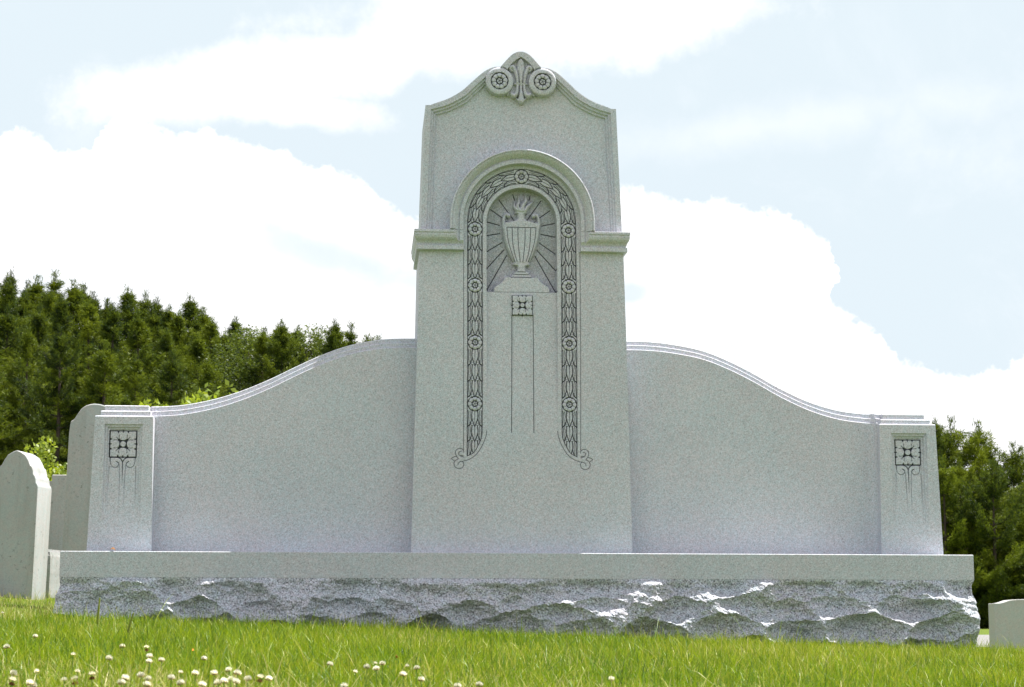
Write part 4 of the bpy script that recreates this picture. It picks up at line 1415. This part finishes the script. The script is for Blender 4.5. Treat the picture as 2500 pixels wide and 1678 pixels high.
def needles(C, D, tint, rg, per=20, L=.17, W=.026, spread=.70):
    """bunches of needle blades round the centres C with main direction D"""
    n = len(C)
    C = np.repeat(C, per, 0); D = np.repeat(D, per, 0); tint = np.repeat(tint, per)
    m_ = len(C)
    v = D + rg.normal(0, spread, (m_, 3)); v /= np.linalg.norm(v, axis=1)[:, None]
    L_ = L * rg.uniform(.6, 1.3, m_)[:, None]; W_ = W * rg.uniform(.6, 1.3, m_)[:, None]
    s_ = np.cross(v, rg.normal(0, 1, (m_, 3))); s_ /= np.linalg.norm(s_, axis=1)[:, None]
    base_ = C + rg.normal(0, L * .45, (m_, 3))
    tip = base_ + v * L_
    V = np.stack([base_ - s_ * W_ * .35, base_ + s_ * W_ * .35, base_ + v * L_ * .6 + s_ * W_ * .5, tip, base_ + v * L_ * .6 - s_ * W_ * .5], 1).reshape(-1, 3)
    b = np.arange(m_)[:, None] * 5
    F = (b + np.array([[0, 1, 2, 3, 4]])).reshape(-1, 5)
    t = np.clip(tint + rg.normal(0, .10, m_), 0, 1)
    return V, F, np.repeat(t, 5)


def pine_meshes(seed, H, first=.22, wide=.24, dens=1.0, sparse=2.0, shape=.85):
    rg = np.random.default_rng(seed)
    bend = rg.uniform(-.25, .25, 2)
    tz = np.linspace(-.6, H, 12)
    tp = [(bend[0] * math.sin(z / H * 2.2) * .6, bend[1] * math.sin(z / H * 2.7) * .6, z) for z in tz]
    V, F = tube_np(tp, [max(.012, .017 * H * (1 - max(0, z) / H) ** .9 + .01) for z in tz], 7)
    C = []; D = []; Tn = []
    z = H * first
    while z < H - .15:
        k = (H - z) / (H * (1 - first))
        n_ = rg.integers(4, 7)
        a0 = rg.uniform(0, 6.28); gust = rg.uniform(.72, 1.18)
        tx_ = np.interp(z, tz, [p[0] for p in tp]); ty_ = np.interp(z, tz, [p[1] for p in tp])
        for j in range(n_):
            a = a0 + j * 6.283 / n_ + rg.uniform(-.35, .35)
            L = (.07 + wide * H * (.5 + .5 * min(1, k / .32)) * (min(1, k * 1.12) ** shape) * (1 if k < .85 else .8)) * rg.uniform(.45, 1.22) * gust
            rise = rg.uniform(-.05, .25) + .75 * (1 - k) ** 2.0
            d_ = np.array([math.cos(a), math.sin(a), 0.0])
            tone = rg.uniform(.22, .80)
            def P(t): return np.array([tx_, ty_, z]) + d_ * L * t + np.array([0, 0, L * (rise * t + .30 * t * t - .12 * math.sin(3.1 * t))])
            steps = max(2, int(L / .5))
            for i in range(steps):
                a1, b1 = P(i / steps), P((i + 1) / steps)
                lv, lf = limb(a1, b1, .022 * (1 - i / steps) * (L / 2) + .006, .022 * (1 - (i + 1) / steps) * (L / 2) + .005)
                o_ = len(V); V += lv; F += [tuple(q + o_ for q in f) for f in lf]
            # side twigs carry flat sprays of tufts
            nt = max(3, int(L * 8.5 * dens))
            for i in range(nt):
                t = .22 + .78 * (i + rg.random()) / nt
                side_ = np.array([-d_[1], d_[0], 0]) * rg.choice([-1, 1])
                sl_ = L * .40 * (1.08 - t) ** .8 * rg.uniform(.3, 1)
                base_ = P(t)
                m_ = max(1, int(sl_ / .16))
                for q in range(m_ + 1):
                    u = q / max(1, m_)
                    c = base_ + (side_ * .85 + d_ * .55) * sl_ * u + np.array([0, 0, .10 * sl_ * u + rg.uniform(-.03, .05)])
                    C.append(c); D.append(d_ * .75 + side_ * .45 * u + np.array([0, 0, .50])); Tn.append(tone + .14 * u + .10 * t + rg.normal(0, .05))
        z += rg.uniform(.38, .78) * (1.0 if k > .25 else .6) * (1.6 if k > sparse else 1.0)
    for q in range(14):   # leader
        C.append(np.array([tp[-1][0], tp[-1][1], H + .30 - .10 * q])); D.append(np.array([0, 0, 1.6])); Tn.append(.5)
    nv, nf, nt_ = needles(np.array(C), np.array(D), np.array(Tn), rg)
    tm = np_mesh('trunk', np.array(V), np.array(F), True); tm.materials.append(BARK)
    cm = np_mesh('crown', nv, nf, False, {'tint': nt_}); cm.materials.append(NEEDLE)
    return tm, cm


def leafy_meshes(seed, H, R_, mat, leaf=.10, nclump=150, per=95, low=.25, vert=1.0):
    rg = np.random.default_rng(seed)
    V, F = tube_np([(0, 0, -.6), (.03 * H, 0, H * .25), (0, .03 * H, H * .55), (.02, 0, H * .85)], [.02 * H, .015 * H, .009 * H, .003 * H], 7)
    C = []
    while len(C) < nclump:
        p = rg.normal(0, 1, 3); p /= np.linalg.norm(p); rr = rg.uniform(.45, 1.0) ** .6
        z = H * (low + (1 - low) * (.5 + .5 * p[2] * rr)); w_ = R_ * (1.05 - .55 * max(0, (z / H - low) / (1 - low)) ** 1.6)
        C.append((p[0] * rr * w_, p[1] * rr * w_, z))
    C = np.array(C)
    for c in C[::3]:
        o_ = len(V); lv, lf = limb((0, 0, max(H * .15, c[2] - R_ * .7)), tuple(c), .012 * H * .5, .006); V += lv; F += [tuple(q + o_ for q in f) for f in lf]
    rad = rg.uniform(.16, .34, nclump) * R_ * .9
    Ck = np.repeat(C, per, 0); rk = np.repeat(rad, per)
    v = rg.normal(0, 1, (len(Ck), 3)); v /= np.linalg.norm(v, axis=1)[:, None]
    P = Ck + v * (rk * rg.uniform(.3, 1.15, len(Ck)) ** .7)[:, None] * np.array([1, 1, .75 * vert])
    a = rg.normal(0, 1, P.shape); a /= np.linalg.norm(a, axis=1)[:, None]
    b = np.cross(a, rg.normal(0, 1, P.shape)); b /= np.linalg.norm(b, axis=1)[:, None]
    L = leaf * rg.uniform(.6, 1.25, len(P))[:, None]
    Vq = np.stack([P - a * L * .5, P + b * L * .30, P + a * L * .5, P - b * L * .30], 1).reshape(-1, 3)
    Fq = np.arange(len(Vq)).reshape(-1, 4)
    t = np.clip(np.repeat(rg.uniform(.2, .8, nclump), per) + rg.normal(0, .12, len(P)), 0, 1)
    tm = np_mesh('trunk', np.array(V), np.array(F), True); tm.materials.append(BARK)
    cm = np_mesh('crown', Vq, Fq, False, {'tint': np.repeat(t, 4)}); cm.materials.append(mat)
    return tm, cm


PINES = [(pine_meshes(100 + i, H, f_, w_), H) for i, (H, f_, w_) in enumerate([(12, .25, .24), (12, .34, .21), (12, .18, .26), (12, .30, .23)])]
EDGE_PINES = [(pine_meshes(150 + i, 12, .42, .24, 1.0, .70), 12) for i in range(3)]
YOUNG = [(pine_meshes(200 + i, 7.5, .03, .42, 1.1, 2.0, .62), 7.5) for i in range(2)]
BROAD = [(leafy_meshes(300 + i, 8, 2.2, LEAF, .085, 260, 120, .2), 8) for i in range(2)]


def plant(proto, name, px, top_px, y, label, cat, group=None, rot=None, sx=1.0):
    """px/top_px: where the tip stands as bearing and height angle seen from the lawn; y: distance line"""
    (tm, cm), H = proto
    x = CAM.x + (y - CAM.y) * math.tan(px)
    dist_ = math.hypot(x - CAM.x, y - CAM.y)
    ztop = CAM.z + dist_ * math.tan(top_px)
    zb = float(ground_z(x, y))
    s_ = (ztop - zb) / H
    root = empty(name, (x, y, zb), rng.uniform(0, 6.28) if rot is None else rot)
    root.scale = (s_ * sx, s_ * sx, s_)
    for nm, me in (('trunk', tm), ('crown', cm)):
        o = bpy.data.objects.new(nm, me); scene.collection.objects.link(o); o.parent = root
    tag(root, label, cat, group)
    return root


# bearings (radians right of +Y) and elevation angles of the skyline of the wood on the left
SKY_B = [-.30, -.1812, -.160, -.139, -.106, -.085, -.0635, -.0485, -.044, -.031, -.0135, .0015, .012, .022, .06]
SKY_E = [.176, .1665, .170, .166, .1605, .158, .150, .1455, .149, .150, .1515, .1450, .1400, .1390, .132]


def sky_e(b): return float(np.interp(b, SKY_B, SKY_E))


SKY_JIT = 0
ORD = ['first', 'second', 'third', 'fourth', 'fifth', 'sixth', 'seventh', 'eighth', 'ninth', 'tenth', 'eleventh', 'twelfth', 'thirteenth',
       'fourteenth', 'fifteenth', 'sixteenth', 'seventeenth', 'eighteenth', 'nineteenth', 'twentieth', 'twenty-first', 'twenty-second', 'twenty-third', 'twenty-fourth', 'twenty-fifth', 'twenty-sixth']


def row(y, b0, b1, step, drop, label, group, protos, name='pine_tree', cat='pine tree', jit=.006, tail=''):
    b = b0; i = 0
    seen = [q for q in np.arange(b0, b1, step) if q > -.19]
    while b < b1:
        bb = b + rng.uniform(-.3, .3) * step
        e = sky_e(bb) - drop + rng.uniform(-jit, jit * .35)
        plant(protos[rng.integers(len(protos))], name, bb, e, y + rng.uniform(-2.2, 2.2), (ORD[i] + ' ' + label + ' from the left, ' + tail) if b > -.19 else label + ' beyond the left edge, ' + tail, cat, group, sx=rng.uniform(.95, 1.3))
        i += b > -.19
        b += step


row(112, -.245, -.036, .0078, .000, 'dark skyline pine', 'dark pines along the skyline of the left wood', [PINES[0], PINES[1], PINES[3], EDGE_PINES[0]], jit=.007, tail='along the top of the left wood')
row(100, -.245, .030, .0100, .003, 'pine just below the skyline', 'pines just below the skyline of the left wood', PINES, tail='in the left wood')
row(88, -.240, .022, .0130, .010, 'mid-height green pine', 'pines in the middle of the left wood', PINES[1:2] + EDGE_PINES, tail='in the middle of the left wood')
row(76, -.235, .022, .0175, .026, 'lighter green pine', 'pines in the front ranks of the left wood', EDGE_PINES, tail='in the front ranks of the left wood')
row(66, -.118, .010, .0240, .052, 'low bushy pine', 'low pines at the front edge of the left wood', PINES[:1] + PINES[2:3], tail='at the front edge of the left wood')
row(84, -.056, .030, .0080, .0005, 'lighter green tree', 'light green trees at the right end of the wooded skyline', [PINES[0], BROAD[0], EDGE_PINES[1], PINES[3]], 'broadleaf_tree', 'tree', .003, tail='where the wooded skyline meets the left wing')

# small bright saplings close behind the stones
SAP = (leafy_meshes(401, 2.0, .55, BRIGHT, .055, 110, 60, .1, 1.2), 2.0)
SAP2 = (leafy_meshes(402, 2.0, .62, BRIGHT, .055, 110, 60, .1, 1.3), 2.0)
plant(SAP, 'sapling', -.1560, .0910, 30, 'bright yellow-green bush between the two tall headstones on the left', 'bush', sx=.85)
plant(SAP2, 'sapling', -.0755, .1175, 26, 'bright yellow-green sapling showing just above the left wing, tallest of the three', 'sapling', sx=.9)
plant(SAP, 'sapling', -.0855, .1145, 26.8, 'bright yellow-green sapling above the left wing, middle one of three', 'sapling', sx=.9)
plant(SAP, 'sapling', -.0990, .1105, 25.4, 'bright yellow-green sapling above the left wing, nearest the left pillar', 'sapling', sx=1.0)

# pines on the right
for b, e, y, pr, lb in ((.2850, .1000, 66, PINES[3], 'pine whose pointed top shows directly behind the right pillar'),
                        (.2935, .0985, 67, YOUNG[1], 'dark pine with an open tip, second treetop right of the right pillar'),
                        (.3060, .0965, 66, YOUNG[0], 'pine with a thin bent tip, third treetop right of the right pillar'),
                        (.3220, .0860, 66, YOUNG[1], 'broad pine standing over the small waved headstone'),
                        (.3360, .0790, 67, YOUNG[0], 'lower pine at the right edge of the picture'),
                        (.3560, .0800, 67, YOUNG[0], 'pine beyond the right edge of the picture')):
    plant(pr, 'pine_tree', b, e, y, lb, 'pine tree', sx=1.0)
for b, e, y, pr, lb in ((.2880, .080, 58, YOUNG[1], 'front pine with drooping sprays against the right pillar'), (.2960, .080, 59, YOUNG[0], 'front pine with drooping sprays above the right end of the base'),
                    (.3120, .078, 58, YOUNG[1], 'front pine with drooping sprays left of the small headstone'), (.3280, .070, 59, YOUNG[0], 'front pine with drooping sprays over the small headstone'),
                    (.3460, .070, 58, YOUNG[1], 'front pine with drooping sprays beyond the right edge')):
    plant(pr, 'pine_tree', b, e, y, lb, 'pine tree', 'lower pines at the right')
for i in range(8):
    plant(PINES[i % 4], 'pine_tree', .270 + .014 * i, .080 - .002 * i, 82, 'dim pine far back in the right hand wood', 'pine tree', 'pines far back in the right hand wood')
